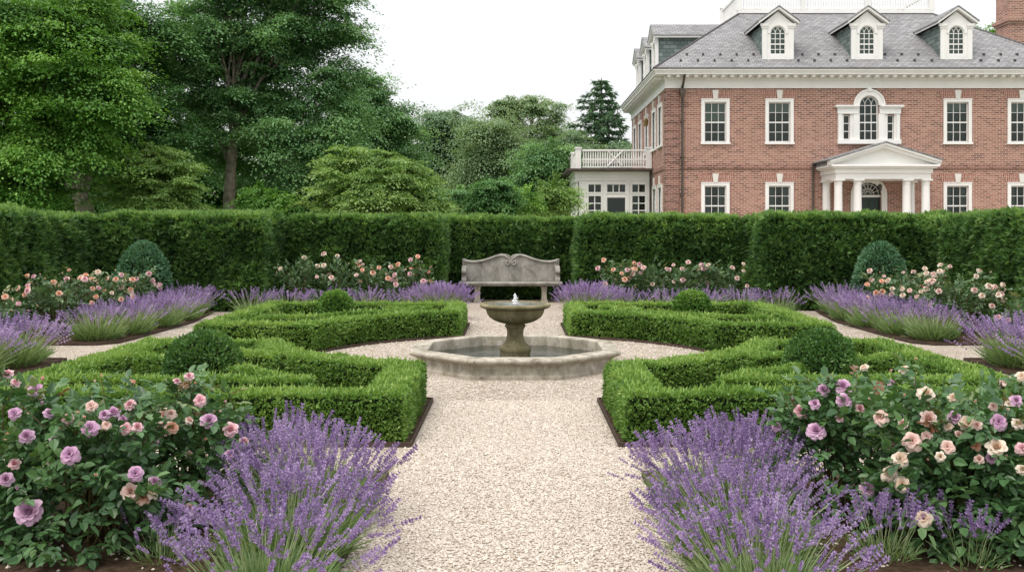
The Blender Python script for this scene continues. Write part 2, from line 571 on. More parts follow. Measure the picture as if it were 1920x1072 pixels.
def box_bed(sx, sy, r=2.75, inset=0.0):
    """Outline of one box-hedge bed: a rectangle with its inner corner cut by a circle round the fountain."""
    x0, x1 = 0.80 + inset, 4.32 - inset
    y0, y1 = 0.75 + inset, (4.50 if sy < 0 else 4.60) - inset   # distance from the mirror line
    r = r + inset
    P = []
    a0 = math.acos(min(1, x0 / r)); a1 = math.asin(y0 / r)
    for k in range(17):
        a = a0 + (a1 - a0) * k / 16
        P.append((r * math.cos(a), r * math.sin(a)))
    P += [(x1, y0), (x1, y1), (x0, y1)]
    P = [(sx * x, MIRY + sy * y) for x, y in P]
    return P


def offset_closed(poly, d):
    """Offset a closed polygon outwards by d (mitred)."""
    n = len(poly)
    A = sum(poly[i][0] * poly[(i + 1) % n][1] - poly[(i + 1) % n][0] * poly[i][1] for i in range(n))
    s = 1 if A > 0 else -1
    out = []
    for i in range(n):
        p0, p1, p2 = Vector(poly[i - 1]), Vector(poly[i]), Vector(poly[(i + 1) % n])
        d1 = (p1 - p0).normalized(); d2 = (p2 - p1).normalized()
        n1 = Vector((d1.y, -d1.x)) * s; n2 = Vector((d2.y, -d2.x)) * s
        b = n1 + n2
        b = b / max(0.3, b.dot(n1))
        out.append((p1.x + b.x * d, p1.y + b.y * d))
    return out


def edging_closed(poly, label, w=0.013, h=0.045):
    o_ = offset_closed(poly, w)
    n = len(poly)
    V = [(x, y, 0.0) for x, y in o_] + [(x, y, h) for x, y in o_] + [(x, y, h) for x, y in poly] + [(x, y, 0.0) for x, y in poly]
    F = []
    for i in range(n):
        j = (i + 1) % n
        for a in range(3):
            F.append((a * n + i, a * n + j, (a + 1) * n + j, (a + 1) * n + i))
    mb = MB(); mb.add(V, F)
    o = mb.build('garden_edging', M['edging'])
    return tag(o, label, 'edging', 'brown edging boards round the beds')


soils = []
def soil_bed(poly, z=0.03):
    return sheet('soil', poly, z, M['soil'])


SIDE = {-1: 'left', 1: 'right'}
BEDS = {}
for sx in (-1, 1):
    for sy in (-1, 1):
        P = box_bed(sx, sy)
        BEDS[sx, sy] = P
        soil_bed(P)
        edging_closed(P, 'low brown edging round the box hedge bed %s the fountain, on the %s' % ('in front of' if sy < 0 else 'behind', SIDE[sx]))

# beds along the side hedges, at the back and in front
for sx in (-1, 1):
    near = [(sx * 5.66, 11.75), (sx * 5.60, 10.4), (sx * 5.58, 5.5), (sx * 8.6, 5.5), (sx * 8.6, 11.75)]
    far = [(sx * 5.98, 13.30), (sx * 5.76, 13.52), (sx * 5.72, 14.0), (sx * 5.70, 16.5), (sx * 5.95, 18.2), (sx * 6.2, 19.4), (sx * 8.6, 19.4), (sx * 8.6, 13.30)]
    back = [(sx * 0.95, 16.85), (sx * 5.2, 16.95), (sx * 5.2, 20.4), (sx * 1.25, 20.4), (sx * 1.0, 18.5)]
    front = [(sx * 0.86, 6.25), (sx * 0.86, 2.6), (sx * 5.0, 2.6), (sx * 5.0, 6.25)]
    for nm, P in (('near', near), ('far', far), ('back', back), ('front', front)):
        soil_bed(P)
        edging_closed(P, {'near': 'brown edging of the lavender bed at the %s margin of the picture',
                          'far': 'curved brown edging of the lavender bed along the %s side hedge',
                          'back': 'brown edging of the rose bed before the back hedge, %s of the bench',
                          'front': 'brown edging of the foreground rose and lavender bed on the %s'}[nm] % SIDE[sx])


def poly_sdf(P, poly):
    """Signed distance (negative inside) from points to a closed polygon."""
    v = np.asarray(poly, float)
    d = np.full(len(P), 1e9); s = np.ones(len(P))
    n = len(v)
    for i in range(n):
        a, b = v[i], v[i - 1]
        e = b - a; w = P - a
        t = np.clip((w @ e) / (e @ e), 0, 1)[:, None]
        q = w - e * t
        d = np.minimum(d, (q * q).sum(1))
        c1 = P[:, 1] >= a[1]; c2 = P[:, 1] < b[1]; c3 = e[0] * w[:, 1] > e[1] * w[:, 0]
        flip = (c1 & c2 & c3) | (~c1 & ~c2 & ~c3)
        s = np.where(flip, -s, s)
    return s * np.sqrt(d)


def bar_sdf(P, a, b, w):
    a = np.asarray(a, float); b = np.asarray(b, float)
    L = np.linalg.norm(b - a); e = (b - a) / L; nrm = np.array([-e[1], e[0]])
    q = P - (a + b) / 2
    dx = np.abs(q @ e) - L / 2; dy = np.abs(q @ nrm) - w / 2
    return np.minimum(np.maximum(dx, dy), 0) + np.hypot(np.maximum(dx, 0), np.maximum(dy, 0)) - 0.0


def hedge_cloud(df, bbox, h, dens, rnd=0.06, z0=0.03, hfun=None):
    """Random points with outward normals over the skin of a clipped hedge whose footprint is df < 0."""
    x0, x1, y0, y1 = bbox
    area = (x1 - x0) * (y1 - y0)
    n = int(area * dens)
    P = rng.uniform((x0, y0), (x1, y1), (n, 2))
    d = df(P); k = d < 0
    P, d = P[k], d[k]
    e = 1e-3
    def grad(Q):
        gx = df(Q + [e, 0]) - df(Q - [e, 0]); gy = df(Q + [0, e]) - df(Q - [0, e])
        return unit(np.stack([gx, gy], 1))
    q = np.minimum(-d, rnd)
    zz = h - rnd + np.sqrt(np.maximum(rnd ** 2 - (rnd - q) ** 2, 0))
    g = grad(P)
    nz = np.clip((q / rnd), 0.05, 1); nh = np.sqrt(np.maximum(1 - nz ** 2, 0))
    top = np.column_stack([P, zz]); topn = np.column_stack([g * nh[:, None], nz])
    de = 0.03
    m = int(dens * (h - rnd - z0) * area / (2 * de))
    Q = rng.uniform((x0, y0), (x1, y1), (m, 2))
    d = df(Q); k = np.abs(d) < de
    Q, d = Q[k], d[k]
    g = grad(Q); Q = Q - g * d[:, None]
    side = np.column_stack([Q, rng.uniform(z0, h - rnd, len(Q))]); sn = np.column_stack([g, np.zeros(len(Q))])
    return np.concatenate([top, side]), np.concatenate([topn, sn])


def voxel_core(df, bbox, h, cell, inset, z0=0.0):
    """Dark twiggy inside: blocks on a grid a little inside the leaf skin."""
    xs = np.arange(bbox[0], bbox[1], cell); ys = np.arange(bbox[2], bbox[3], cell)
    X, Y = np.meshgrid(xs, ys, indexing='ij')
    ins = (df(np.column_stack([X.ravel() + cell / 2, Y.ravel() + cell / 2])) < -inset).reshape(X.shape)
    mb = MB(); zt = h - inset
    V, F = [], []
    def quad(a, b, c, d):
        k = len(V); V.extend([a, b, c, d]); F.append((k, k + 1, k + 2, k + 3))
    nx, ny = ins.shape
    for i in range(nx):
        for j in range(ny):
            if not ins[i, j]: continue
            xa, ya = xs[i], ys[j]; xb, yb = xa + cell, ya + cell
            quad((xa, ya, zt), (xb, ya, zt), (xb, yb, zt), (xa, yb, zt))
            if j == 0 or not ins[i, j - 1]: quad((xa, ya, z0), (xb, ya, z0), (xb, ya, zt), (xa, ya, zt))
            if j == ny - 1 or not ins[i, j + 1]: quad((xb, yb, z0), (xa, yb, z0), (xa, yb, zt), (xb, yb, zt))
            if i == 0 or not ins[i - 1, j]: quad((xa, yb, z0), (xa, ya, z0), (xa, ya, zt), (xa, yb, zt))
            if i == nx - 1 or not ins[i + 1, j]: quad((xb, ya, z0), (xb, yb, z0), (xb, yb, zt), (xb, ya, zt))
    return np_mesh('twigs', np.array(V), np.array(F))


def leaf_skin(P, Nn, L, W, upw=0.4, outw=0.8, rand=0.6, depth=0.03, fans=1, tint_scale=3.0, seed=0, top_bonus=0.18):
    n = len(P)
    base = P - Nn * rng.uniform(0, depth, (n, 1))
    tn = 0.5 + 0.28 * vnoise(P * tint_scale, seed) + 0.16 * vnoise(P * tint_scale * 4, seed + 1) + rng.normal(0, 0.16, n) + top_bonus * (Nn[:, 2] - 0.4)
    Vs, T = [], []
    for f in range(fans):
        if fans > 1:      # a spray: blades fan out from one twig
            if f == 0: D0 = unit(Nn * outw + rng.normal(0, rand, (n, 3)) + np.array([0, 0, upw]))
            D = unit(D0 + rng.normal(0, 0.34, (n, 3)))
        else:
            D = unit(Nn * outw + rng.normal(0, rand, (n, 3)) + np.array([0, 0, upw]))
        fn = unit(np.cross(D, rng.normal(0, 1, (n, 3))) + 0.5 * Nn + np.array([0, 0, 0.25]))
        V, F = leaves(base, D, fn, L * rng.uniform(0.7, 1.25, n), W * rng.uniform(0.8, 1.2, n))
        Vs.append((V, F)); T.append(np.clip(tn + rng.normal(0, 0.06, n), 0, 1))
    V, F = merge(Vs)
    return V, F, np.concatenate(T)


# ============================================================ BOX PARTERRE
INNER = {
    -1: [((-4.0, 8.02), (-1.75, 8.02), 0.27), ((-2.75, 8.75), (-1.95, 8.20), 0.22), ((-3.9, 9.55), (-3.1, 8.95), 0.22), ((-3.3, 9.75), (-2.35, 9.45), 0.34)],
    1: [((-3.7, 13.25), (-1.55, 14.85), 0.22), ((-2.1, 15.05), (-1.4, 15.35), 0.18)],
}
BOXH = 0.39
for sy in (-1, 1):
    for sx in (-1, 1):
        outer = box_bed(sx, sy, inset=0.05)
        bars = [((-sx * a[0], a[1]), (-sx * b[0], b[1]), w) for a, b, w in INNER[sy]]
        jig = rng.uniform(-0.05, 0.05, (len(bars), 4))
        bars = [((a[0] + j[0], a[1] + j[1]), (b[0] + j[2], b[1] + j[3]), w) for (a, b, w), j in zip(bars, jig)]
        wob = 7 + sx + 3 * sy

        def df(P, outer=outer, bars=bars, wob=wob):
            do = poly_sdf(P, outer)
            d = np.maximum(do, -(do + (0.36 if outer[0][1] < MIRY else 0.31)))
            for a, b, w in bars:
                d = np.minimum(d, np.maximum(bar_sdf(P, a, b, w), do))
            return d
        xs = [p[0] for p in outer]; ys = [p[1] for p in outer]
        bb = (min(xs) - 0.06, max(xs) + 0.06, min(ys) - 0.06, max(ys) + 0.06)
        dens, Lf, Wf = ((8200, 0.036, 0.019) if sy < 0 else (4300, 0.048, 0.026))
        P, Nn = hedge_cloud(df, bb, BOXH, dens)
        # a clipped plane that is never quite flat
        P = P + Nn * (0.022 * vnoise(P * 4.5, wob) + 0.012 * vnoise(P * 13, wob + 5))[:, None]
        t = thing('box_hedge', 'clipped box hedge knot, %s, on the %s of the gravel path' % ('nearer the camera' if sy < 0 else 'behind the fountain', SIDE[sx]), 'box hedge', (sx * 2.5, MIRY + sy * 2.6, 0), group='clipped box parterre hedges')
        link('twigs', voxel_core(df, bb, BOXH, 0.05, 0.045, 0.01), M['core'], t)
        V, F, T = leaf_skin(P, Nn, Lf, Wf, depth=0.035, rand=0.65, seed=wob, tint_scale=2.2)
        # stray shoots the shears missed
        k = (Nn[:, 2] > 0.8) & (rng.random(len(P)) < 0.035)
        Q = P[k]
        V2, F2 = leaves(Q, rng.normal(0, 0.35, Q.shape) + [0, 0, 1], rng.normal(0, 1, Q.shape), Lf * 1.7, Wf * 0.8)
        V, F = merge([(V, F), (V2, F2)]); T = np.concatenate([T, rng.uniform(0.7, 1, len(Q))])
        link('foliage', np_mesh('foliage', V, F, T), M['box'], t)


def topiary(label, c, rad, zc, mat, egg=None, L=0.04, W=0.02, dens=5200, group='clipped topiary balls', name='topiary_ball', lump=0.02):
    t = thing(name, label, 'topiary', (c[0], c[1], 0), group=group)
    area = 4 * PI * rad * rad
    n = int(area * dens)
    D = unit(rng.normal(0, 1, (n, 3)))
    sc = np.array([rad, rad, egg or rad])
    P = D * sc
    if egg:   # wider at the foot, narrowing upwards
        f = 1.0 - 0.22 * np.clip(P[:, 2] / egg, 0, 1) + 0.10 * np.clip(-P[:, 2] / egg, 0, 1)
        P[:, :2] *= f[:, None]
    Nn = unit(D / sc)
    P = P + np.array([c[0], c[1], zc])
    k = P[:, 2] > 0.02
    P, Nn = P[k], Nn[k]
    P = P + Nn * (lump * vnoise(P * 5, int(c[0] * 10)) + lump * 0.5 * vnoise(P * 14, 3))[:, None]
    V, F, T = leaf_skin(P, Nn, L, W, depth=0.04, rand=0.6, seed=int(c[1] * 7), top_bonus=0.15)
    link('foliage', np_mesh('foliage', V, F, T), mat, t)
    mb = MB()
    prof = []
    for i in range(13):
        a = -PI / 2 + PI * i / 12
        r = math.cos(a) * (rad - 0.05); z = math.sin(a) * ((egg or rad) - 0.05)
        if egg: r *= 1.0 - 0.22 * max(0, z / egg) + 0.10 * max(0, -z / egg)
        prof.append((max(r, 0.002), max(zc + z, 0.01)))
    mb.lathe(prof, c, 20)
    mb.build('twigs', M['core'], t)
    return t


topiary('dark green box ball in the near hedge knot left of the path', (-2.95, 8.85), 0.345, 0.35, M['box_dark'], lump=0.03)
topiary('dark green box ball in the near hedge knot behind the foreground roses on the right', (2.90, 8.85), 0.325, 0.37, M['box_dark'], lump=0.03)
topiary('small round box ball in the far hedge knot left of the bench', (-2.77, 14.35), 0.255, 0.46, M['box_far'], dens=3600, L=0.05, W=0.026)
topiary('small round box ball in the far hedge knot right of the bench', (2.71, 14.35), 0.275, 0.44, M['box_far'], dens=3600, L=0.05, W=0.026)
topiary('blue green egg shaped conifer by the left side hedge', (-7.2, 18.05), 0.50, 0.70, M['blue'], egg=0.70, L=0.075, W=0.03, dens=1900, group='egg shaped conifers', name='topiary_conifer', lump=0.03)
topiary('blue green egg shaped conifer by the right side hedge', (7.06, 18.05), 0.49, 0.70, M['blue'], egg=0.70, L=0.075, W=0.03, dens=1900, group='egg shaped conifers', name='topiary_conifer', lump=0.03)


# ============================================================ YEW HEDGES
def yew(label, x0, x1, y0, y1, h=1.99, dens=860, amp=0.085, seed=0, fold=0.0, only=None):
    t = thing('yew_hedge', label, 'hedge', ((x0 + x1) / 2, (y0 + y1) / 2, 0), group='tall clipped yew hedges')
    poly = [(x0, y0), (x1, y0), (x1, y1), (x0, y1)]
    df = lambda P: poly_sdf(P, poly)
    P, Nn = hedge_cloud(df, (x0 - 0.05, x1 + 0.05, y0 - 0.05, y1 + 0.05), h, dens, rnd=0.16, z0=0.05)
    # leave out the faces nobody can see from the garden
    keep = ~(Nn[:, 1] > 0.7)
    if only is not None: keep &= ~(Nn[:, 0] * only < -0.7)
    P, Nn = P[keep], Nn[keep]
    f = amp * vnoise(P * [2.6, 2.6, 1.8], seed) + amp * 0.6 * vnoise(P * [7, 7, 5], seed + 3)
    if fold: f += fold * vnoise(P * [1.6, 1.6, 0.35], seed + 9)
    P = P + Nn * f[:, None]
    P[:, 2] += (P[:, 2] > h - 0.25) * 0.03 * vnoise(P * [0.8, 0.8, 0], seed + 4)
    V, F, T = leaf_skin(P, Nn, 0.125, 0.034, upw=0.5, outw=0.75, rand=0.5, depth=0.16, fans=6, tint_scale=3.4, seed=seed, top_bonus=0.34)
    k = (Nn[:, 2] > 0.5) & (rng.random(len(P)) < 0.25)
    Q = P[k]
    V2, F2 = leaves(Q, rng.normal(0, 0.3, Q.shape) + [0, 0, 1], rng.normal(0, 1, Q.shape), rng.uniform(0.07, 0.13, len(Q)), 0.026)
    V, F = merge([(V, F), (V2, F2)]); T = np.concatenate([T, rng.uniform(0.65, 1, len(Q))])
    link('foliage', np_mesh('foliage', V, F, T), M['yew'], t)
    mb = MB(); i = amp * 1.3 + abs(fold)
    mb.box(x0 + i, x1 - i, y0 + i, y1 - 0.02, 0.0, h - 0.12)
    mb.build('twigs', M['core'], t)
    return t


yew('yew hedge forming the recess behind the stone bench', -1.75, 1.70, 21.95, 22.9, 1.90, seed=1)
yew('yew hedge behind the rose bed immediately left of the bench', -4.98, -1.62, 20.3, 21.93, 1.92, seed=2)
yew('yew hedge behind the rose bed immediately right of the bench', 1.42, 4.92, 20.2, 21.93, 1.92, seed=3)
yew('projecting yew hedge behind the left egg shaped conifer', -8.40, -5.10, 18.75, 20.6, 1.93, seed=4, amp=0.08)
yew('projecting yew hedge behind the right egg shaped conifer', 5.02, 8.22, 18.95, 20.6, 1.93, seed=5, amp=0.08)
yew('yew side hedge running forward along the left margin of the garden', -9.7, -8.52, 9.5, 19.9, 1.90, seed=6, fold=0.13, amp=0.10, only=1)
yew('yew side hedge running forward along the right margin of the garden', 8.38, 9.6, 9.5, 19.9, 1.90, seed=7, fold=0.13, amp=0.10, only=-1)


# ============================================================ LAVENDER
def spike_template(seed, L=0.062, near=True):
    """One flower spike standing on the origin: whorls of small florets up a stalk."""
    r_ = np.random.default_rng(seed)
    P, D, Nn = [], [], []
    nw = 6 if near else 4
    zs = np.linspace(0.1, 0.96, nw) * L + r_.uniform(-0.002, 0.002, nw)
    zs = np.append(zs, -0.32 * L) if r_.random() < 0.6 else zs
    for z in zs:
        k = 7 if near else 4
        rr = 0.0050 * (1.0 - 0.45 * max(0, z) / L)
        for a in np.linspace(0, 2 * PI, k, endpoint=False) + r_.uniform(0, 6):
            P.append((math.cos(a) * rr * 0.3, math.sin(a) * rr * 0.3, z - 0.003))
            D.append((math.cos(a) * 0.8, math.sin(a) * 0.8, r_.uniform(0.4, 1.4)))
            Nn.append((r_.normal(), r_.normal(), r_.normal()))
    P, D, Nn = map(np.array, (P, D, Nn))
    n = len(P)
    # the square stalk that carries the whorls
    sq = np.array([(-.0011, 0, -.34 * L), (.0011, 0, -.34 * L), (.0008, 0, L * .98), (-.0008, 0, L * .98)])
    V, F = leaves(P, D, Nn, r_.uniform(0.0075, 0.011, n) * (1 if near else 1.35), r_.uniform(0.005, 0.007, n) * (1 if near else 1.5), 0.3)
    return merge([(V, F), (sq, np.array([[0, 1, 2, 3]]))])


SPIKES = [spike_template(s) for s in range(6)]
SPIKES_FAR = [spike_template(20 + s, 0.07, False) for s in range(4)]


def basis(D):
    D = unit(D)
    a = unit(np.cross(D, np.array([0.3, 0.9, 0.12])))
    b = np.cross(D, a)
    return a, b, D


def place(tmpl, P, D, S):
    V0, F0 = tmpl
    a, b, d = basis(D)
    V = P[:, None, :] + S[:, None, None] * (V0[None, :, 0, None] * a[:, None] + V0[None, :, 1, None] * b[:, None] + V0[None, :, 2, None] * d[:, None])
    n, m = len(P), len(V0)
    F = F0[None] + (np.arange(n) * m)[:, None, None]
    return V.reshape(-1, 3), F.reshape(-1, 4)


def ribbons(P0, P1, P2, w):
    """Thin bent ribbons through three points (two quads each)."""
    n = len(P0)
    s = unit(np.cross(P2 - P0, rng.normal(0, 1, (n, 3)))) * np.broadcast_to(np.asarray(w), (n,))[:, None]
    V = np.stack([P0 - s, P0 + s, P1 - s, P1 + s, P2 - s * 0.5, P2 + s * 0.5], 1).reshape(-1, 3)
    b = (np.arange(n) * 6)[:, None]
    F = np.concatenate([b + [0, 1, 3, 2], b + [2, 3, 5, 4]])
    return V, F


SPIKE_MESHES = []
for i_, (V_, F_) in enumerate(SPIKES):
    me_ = np_mesh('flower_spike', V_, F_, np.random.default_rng(i_).uniform(0.1, 0.95, len(F_)))
    me_.materials.append(M['lav_flower'])
    SPIKE_MESHES.append(me_)


def lavender(label, c, r, h, n_stem, n_leaf, near=False, bloom=1.0, lean=(0, 0), group='lavender clumps', spread=0.62, single=0, z0=0.03):
    """A lavender plant: grassy grey-green mound, slim stems, purple spikes."""
    t = thing('lavender_clump', label, 'lavender', (c[0], c[1], z0), group=group)
    # leaves
    th = rng.uniform(0, 2 * PI, n_leaf); rr = r * 0.62 * np.sqrt(rng.random(n_leaf))
    b = np.column_stack([rr * np.cos(th), rr * np.sin(th), np.zeros(n_leaf)])
    out = np.column_stack([np.cos(th), np.sin(th), np.zeros(n_leaf)])
    tilt = (rr / r)[:, None] * 0.95
    D = unit(out * tilt + rng.normal(0, 0.28, (n_leaf, 3)) + [0, 0, 1])
    L = h * rng.uniform(0.30, 0.66, n_leaf)
    P0 = b + D * (L * rng.uniform(0.0, 0.55, n_leaf))[:, None]
    P0[:, 2] = np.maximum(P0[:, 2], 0.0)
    P2 = P0 + D * (L * 0.65)[:, None] + out * (L * 0.10)[:, None] - [0, 0, 0.01]
    P1 = (P0 + P2) / 2 + np.array([0, 0, 1]) * (L * 0.04)[:, None]
    V, F = ribbons(P0, P1, P2, 0.0026 if near else 0.005)
    tint = np.clip(0.45 + rng.normal(0, 0.25, n_leaf), 0, 1)
    link('foliage', np_mesh('foliage', V, F, np.concatenate([tint, tint])), M['lav_leaf'], t, local=True)
    # stems
    n = n_stem
    th = rng.uniform(0, 2 * PI, n); q = np.sqrt(rng.random(n)); rr = r * 0.5 * q
    b = np.column_stack([rr * np.cos(th), rr * np.sin(th), np.full(n, 0.02)])
    out = np.column_stack([np.cos(th), np.sin(th), np.zeros(n)])
    ang = q * spread * 1.5 + rng.normal(0, 0.13, n)
    D = unit(out * np.sin(ang)[:, None] + [0, 0, 1] * np.cos(ang)[:, None] + rng.normal(0, 0.09, (n, 3)) + [lean[0], lean[1], 0])
    L = h * rng.uniform(0.74, 1.05, n) * (0.92 + 0.14 * q)
    tip = b + D * L[:, None] + np.array([0, 0, 1]) * (L * 0.06)[:, None]
    tip[:, 2] = np.maximum(tip[:, 2], 0.06)
    mid = b * 0.5 + tip * 0.5 + [0, 0, 0.02]
    V, F = ribbons(b, mid, tip, 0.0019 if near else 0.0026)
    st = np.clip(0.5 + rng.normal(0, 0.25, n), 0, 1)
    link('stems', np_mesh('stems', V, F, np.concatenate([st, st])), M['lav_stem'], t, local=True)
    # spikes
    D2 = unit(tip - mid + rng.normal(0, 0.03, (n, 3)))
    S = rng.uniform(0.75, 1.3, n) * (1.36 if near else 1.45)
    keep = np.flatnonzero(rng.random(n) < bloom)
    tint0 = np.clip(0.5 + 0.25 * vnoise((tip + [c[0], c[1], 0]) * 3.0, 5) + rng.normal(0, 0.12, n), 0, 1)
    if single:                                           # the spikes that show largest: each one a part
        key = tip[keep][:, 1] - 1.2 * tip[keep][:, 2]
        order = keep[np.argsort(key)]
        first, keep = order[:single], order[single:]
        for k, i in enumerate(first):
            o = bpy.data.objects.new('flower_spike', SPIKE_MESHES[k % len(SPIKE_MESHES)])
            COL.objects.link(o); o.parent = t
            o.rotation_mode = 'QUATERNION'
            o.location = tip[i]
            o.rotation_quaternion = Vector(D2[i]).to_track_quat('Z', 'Y')
            o.scale = (S[i],) * 3
    T = SPIKES if near else SPIKES_FAR
    parts, tt = [], []
    for j, tm in enumerate(T):
        sel = keep[j::len(T)]
        if len(sel) == 0: continue
        V, F = place(tm, tip[sel], D2[sel], S[sel])
        parts.append((V, F)); tt.append(np.repeat(tint0[sel], len(tm[1])))
    V, F = merge(parts); tt = np.concatenate(tt)
    tt = np.clip(tt + rng.normal(0, 0.2, len(tt)), 0, 1)
    o = link('blossom', np_mesh('blossom', V, F, tt), M['lav_flower'], t, local=True)
    o['kind'] = 'stuff'
    return t


for sx in (-1, 1):
    s = SIDE[sx]
    lavender('big flowering lavender spilling over the %s edge of the foreground path' % s, (sx * 1.16, 5.28), 0.46, 0.40, 310, 3800, True, 0.95, (-sx * 0.03, 0.0), single=100, spread=0.50)
    lavender('leafy lavender at the bottom of the picture, %s of the path' % s, (sx * 1.12, 4.62), 0.42, 0.38, 230, 3600, True, 0.95, (-sx * 0.04, 0), single=100, spread=0.62)
    lavender('lavender cut off by the bottom edge of the picture, %s of the path' % s, (sx * 1.06, 3.98), 0.34, 0.37, 150, 2600, True, 0.95, (-sx * 0.03, 0), single=60, spread=0.6)
    lavender('foreground lavender squeezed between the big lavender and the %s roses' % s, (sx * 1.50, 5.80), 0.30, 0.38, 120, 1500, True, 0.95, (0, 0), spread=0.40)
lavender('low lavender spikes over bare soil below the left foreground roses', (-1.74, 4.62), 0.20, 0.20, 34, 200, True, 0.95, spread=0.35)
lavender('low lavender spikes over bare soil below the right foreground roses', (1.82, 4.64), 0.22, 0.24, 44, 180, True, 0.95, spread=0.35)
lavender('thin lavender tuft beside bare soil, right of the lowest right lavender', (2.2, 4.52), 0.20, 0.20, 24, 120, True, 0.95, spread=0.4)

BY = ['next to the yew corner', 'second from the corner', 'in the middle', 'before the roses', 'at its rounded near end']
for sx in (-1, 1):
    s = SIDE[sx]
    for (x, y, r, h, b), w in zip([(6.34, 18.05, 0.52, 0.46, 0.75), (6.10, 16.85, 0.56, 0.42, 0.8), (6.06, 15.7, 0.58, 0.44, 1.0), (6.10, 14.6, 0.56, 0.43, 0.8), (6.20, 13.85, 0.46, 0.42, 0.35)], BY):
        lavender('lavender in the row along the %s side hedge, %s' % (s, w), (sx * x, y), r, h, 260, 1300, False, b, spread=0.55)
    for (x, y, r, h), w in zip([(6.05, 11.15, 0.54, 0.50), (6.10, 10.2, 0.54, 0.50), (6.95, 11.2, 0.5, 0.52)], ['nearest the cross path', 'cut by the picture margin', 'beside the yew']):
        lavender('lavender in the bed at the %s margin, %s' % (s, w), (sx * x, y), r, h, 280, 1400, False, 1.0, spread=0.55)
    lavender('broad bright purple lavender at the %s end of the stone bench' % s, (sx * 1.36, 17.25), 0.46, 0.54, 420, 1100, False, 1.0, (0, 0), spread=0.52)
    for k, (x, y, b, w) in enumerate([(1.95, 17.5, 0.55, 'beside the bright clump'), (2.75, 17.4, 0.6, 'under the middle roses'), (3.5, 17.5, 0.6, 'third from the bright clump'), (4.25, 17.5, 0.6, 'fourth from the bright clump'), (4.9, 17.5, 0.5, 'farthest from the bench')]):
        lavender('greyish lavender before the back roses %s of the bench, %s' % (s, w), (sx * x, y), 0.42, 0.42, 130, 900, False, b, spread=0.5)

# ============================================================ ROSES
def petal(tilt, az, L, W, curl, cup, base_r, z):
    """One petal as a small curved grid -> V, F."""
    nu, nv = 5, 4
    V = []
    for j in range(nv):
        v = j / (nv - 1)
        wid = W * (math.sin(PI * (0.16 + 0.72 * v)) ** 0.8) * 0.5
        t = tilt - curl * v * v
        x = base_r + L * v * math.cos(t); zz = z + L * v * math.sin(t)
        for i in range(nu):
            u = -1 + 2 * i / (nu - 1)
            xx = x - cup * wid * u * u * math.sin(tilt) * 0.9
            V.append((xx, wid * u, zz + cup * wid * u * u * math.cos(tilt) * 0.8 - (0.12 * L * u * u if v == 1 else 0)))
    c, s = math.cos(az), math.sin(az)
    V = [(x * c - y * s, x * s + y * c, zz) for x, y, zz in V]
    F = [(j * nu + i, j * nu + i + 1, (j + 1) * nu + i + 1, (j + 1) * nu + i) for j in range(nv - 1) for i in range(nu - 1)]
    return np.array(V), np.array(F)


def bloom_mesh(kind, colour, seed):
    """Unit bloom, about 1 across, facing up z."""
    r_ = random.Random(seed)
    P, T = [], []
    if kind == 'rosette':
        rings = [(1.45, 4, .22, .24, .0, .05, .10), (1.25, 6, .28, .27, .1, .08, .085), (1.02, 7, .34, .32, .2, .11, .07), (.75, 8, .42, .38, .35, .13, .05), (.42, 8, .48, .42, .55, .15, .02), (.12, 7, .47, .44, .5, .14, 0.0)]
    elif kind == 'cup':
        rings = [(1.5, 4, .36, .30, .0, .05, .04), (1.35, 5, .44, .40, .1, .08, .02), (1.15, 6, .52, .50, .3, .10, .0), (.85, 6, .54, .56, .8, .11, -.02), (.4, 5, .46, .5, .9, .10, -.03)]
    elif kind == 'loose':
        rings = [(1.2, 5, .30, .30, .3, .05, .05), (.9, 5, .45, .45, .6, .08, .02), (.5, 6, .5, .5, .9, .1, .0), (-.1, 5, .46, .46, .9, .08, -.03)]
    else:   # bud
        rings = [(1.55, 3, .55, .30, .0, .03, .0), (1.48, 4, .60, .34, .15, .08, -.02)]
    k = len(rings)
    for ri, (tl, n, L, W, curl, br, z) in enumerate(rings):
        for i in range(n):
            az = 2 * PI * (i + 0.5 * (ri % 2)) / n + r_.uniform(-.16, .16)
            V, F = petal(tl + r_.uniform(-.12, .12), az, L * r_.uniform(.86, 1.1), W * 1.25, curl * r_.uniform(.6, 1.4), r_.uniform(.3, .7), br, z)
            P.append((V, F)); T.append(np.full(len(F), min(1, max(0, 0.1 + 0.75 * ri / max(1, k - 1) + r_.uniform(-.15, .15)))))
    V, F = merge(P)
    me = np_mesh('bloom', V, F, np.concatenate(T), smooth=True)
    me.materials.append(M['petal_' + colour])
    return me


BLOOM = {}
def bloom_of(kind, colour):
    k = (kind, colour, random.randrange(2))
    if k not in BLOOM: BLOOM[k] = bloom_mesh(kind, colour, len(BLOOM) * 13 + 5)
    return BLOOM[k]


def compound(n, P, D, Nn, L, W):
    """Five leaflets per rose leaf."""
    out = []
    D = unit(D); S = unit(np.cross(D, Nn)); Nn = np.cross(S, D)
    L = np.broadcast_to(L, (n,))[:, None]
    spec = [(1.55, 0, 0.0, 1.15), (0.95, 1, 0.85, 1.0), (0.95, -1, 0.85, 1.0), (0.35, 1, 1.05, 0.78), (0.35, -1, 1.05, 0.78)]
    for pos, sd, an, sc in spec:
        b = P + D * L * pos - Nn * L * 0.06 * pos ** 2
        d = D * math.cos(an) + S * sd * math.sin(an) + rng.normal(0, 0.16, (n, 3)) - Nn * 0.15
        nn = Nn + S * sd * 0.25 + rng.normal(0, 0.22, (n, 3))
        V, F = oval_leaf(b, d, nn, L[:, 0] * sc, L[:, 0] * sc * W)
        out.append((V, F))
    return merge(out)


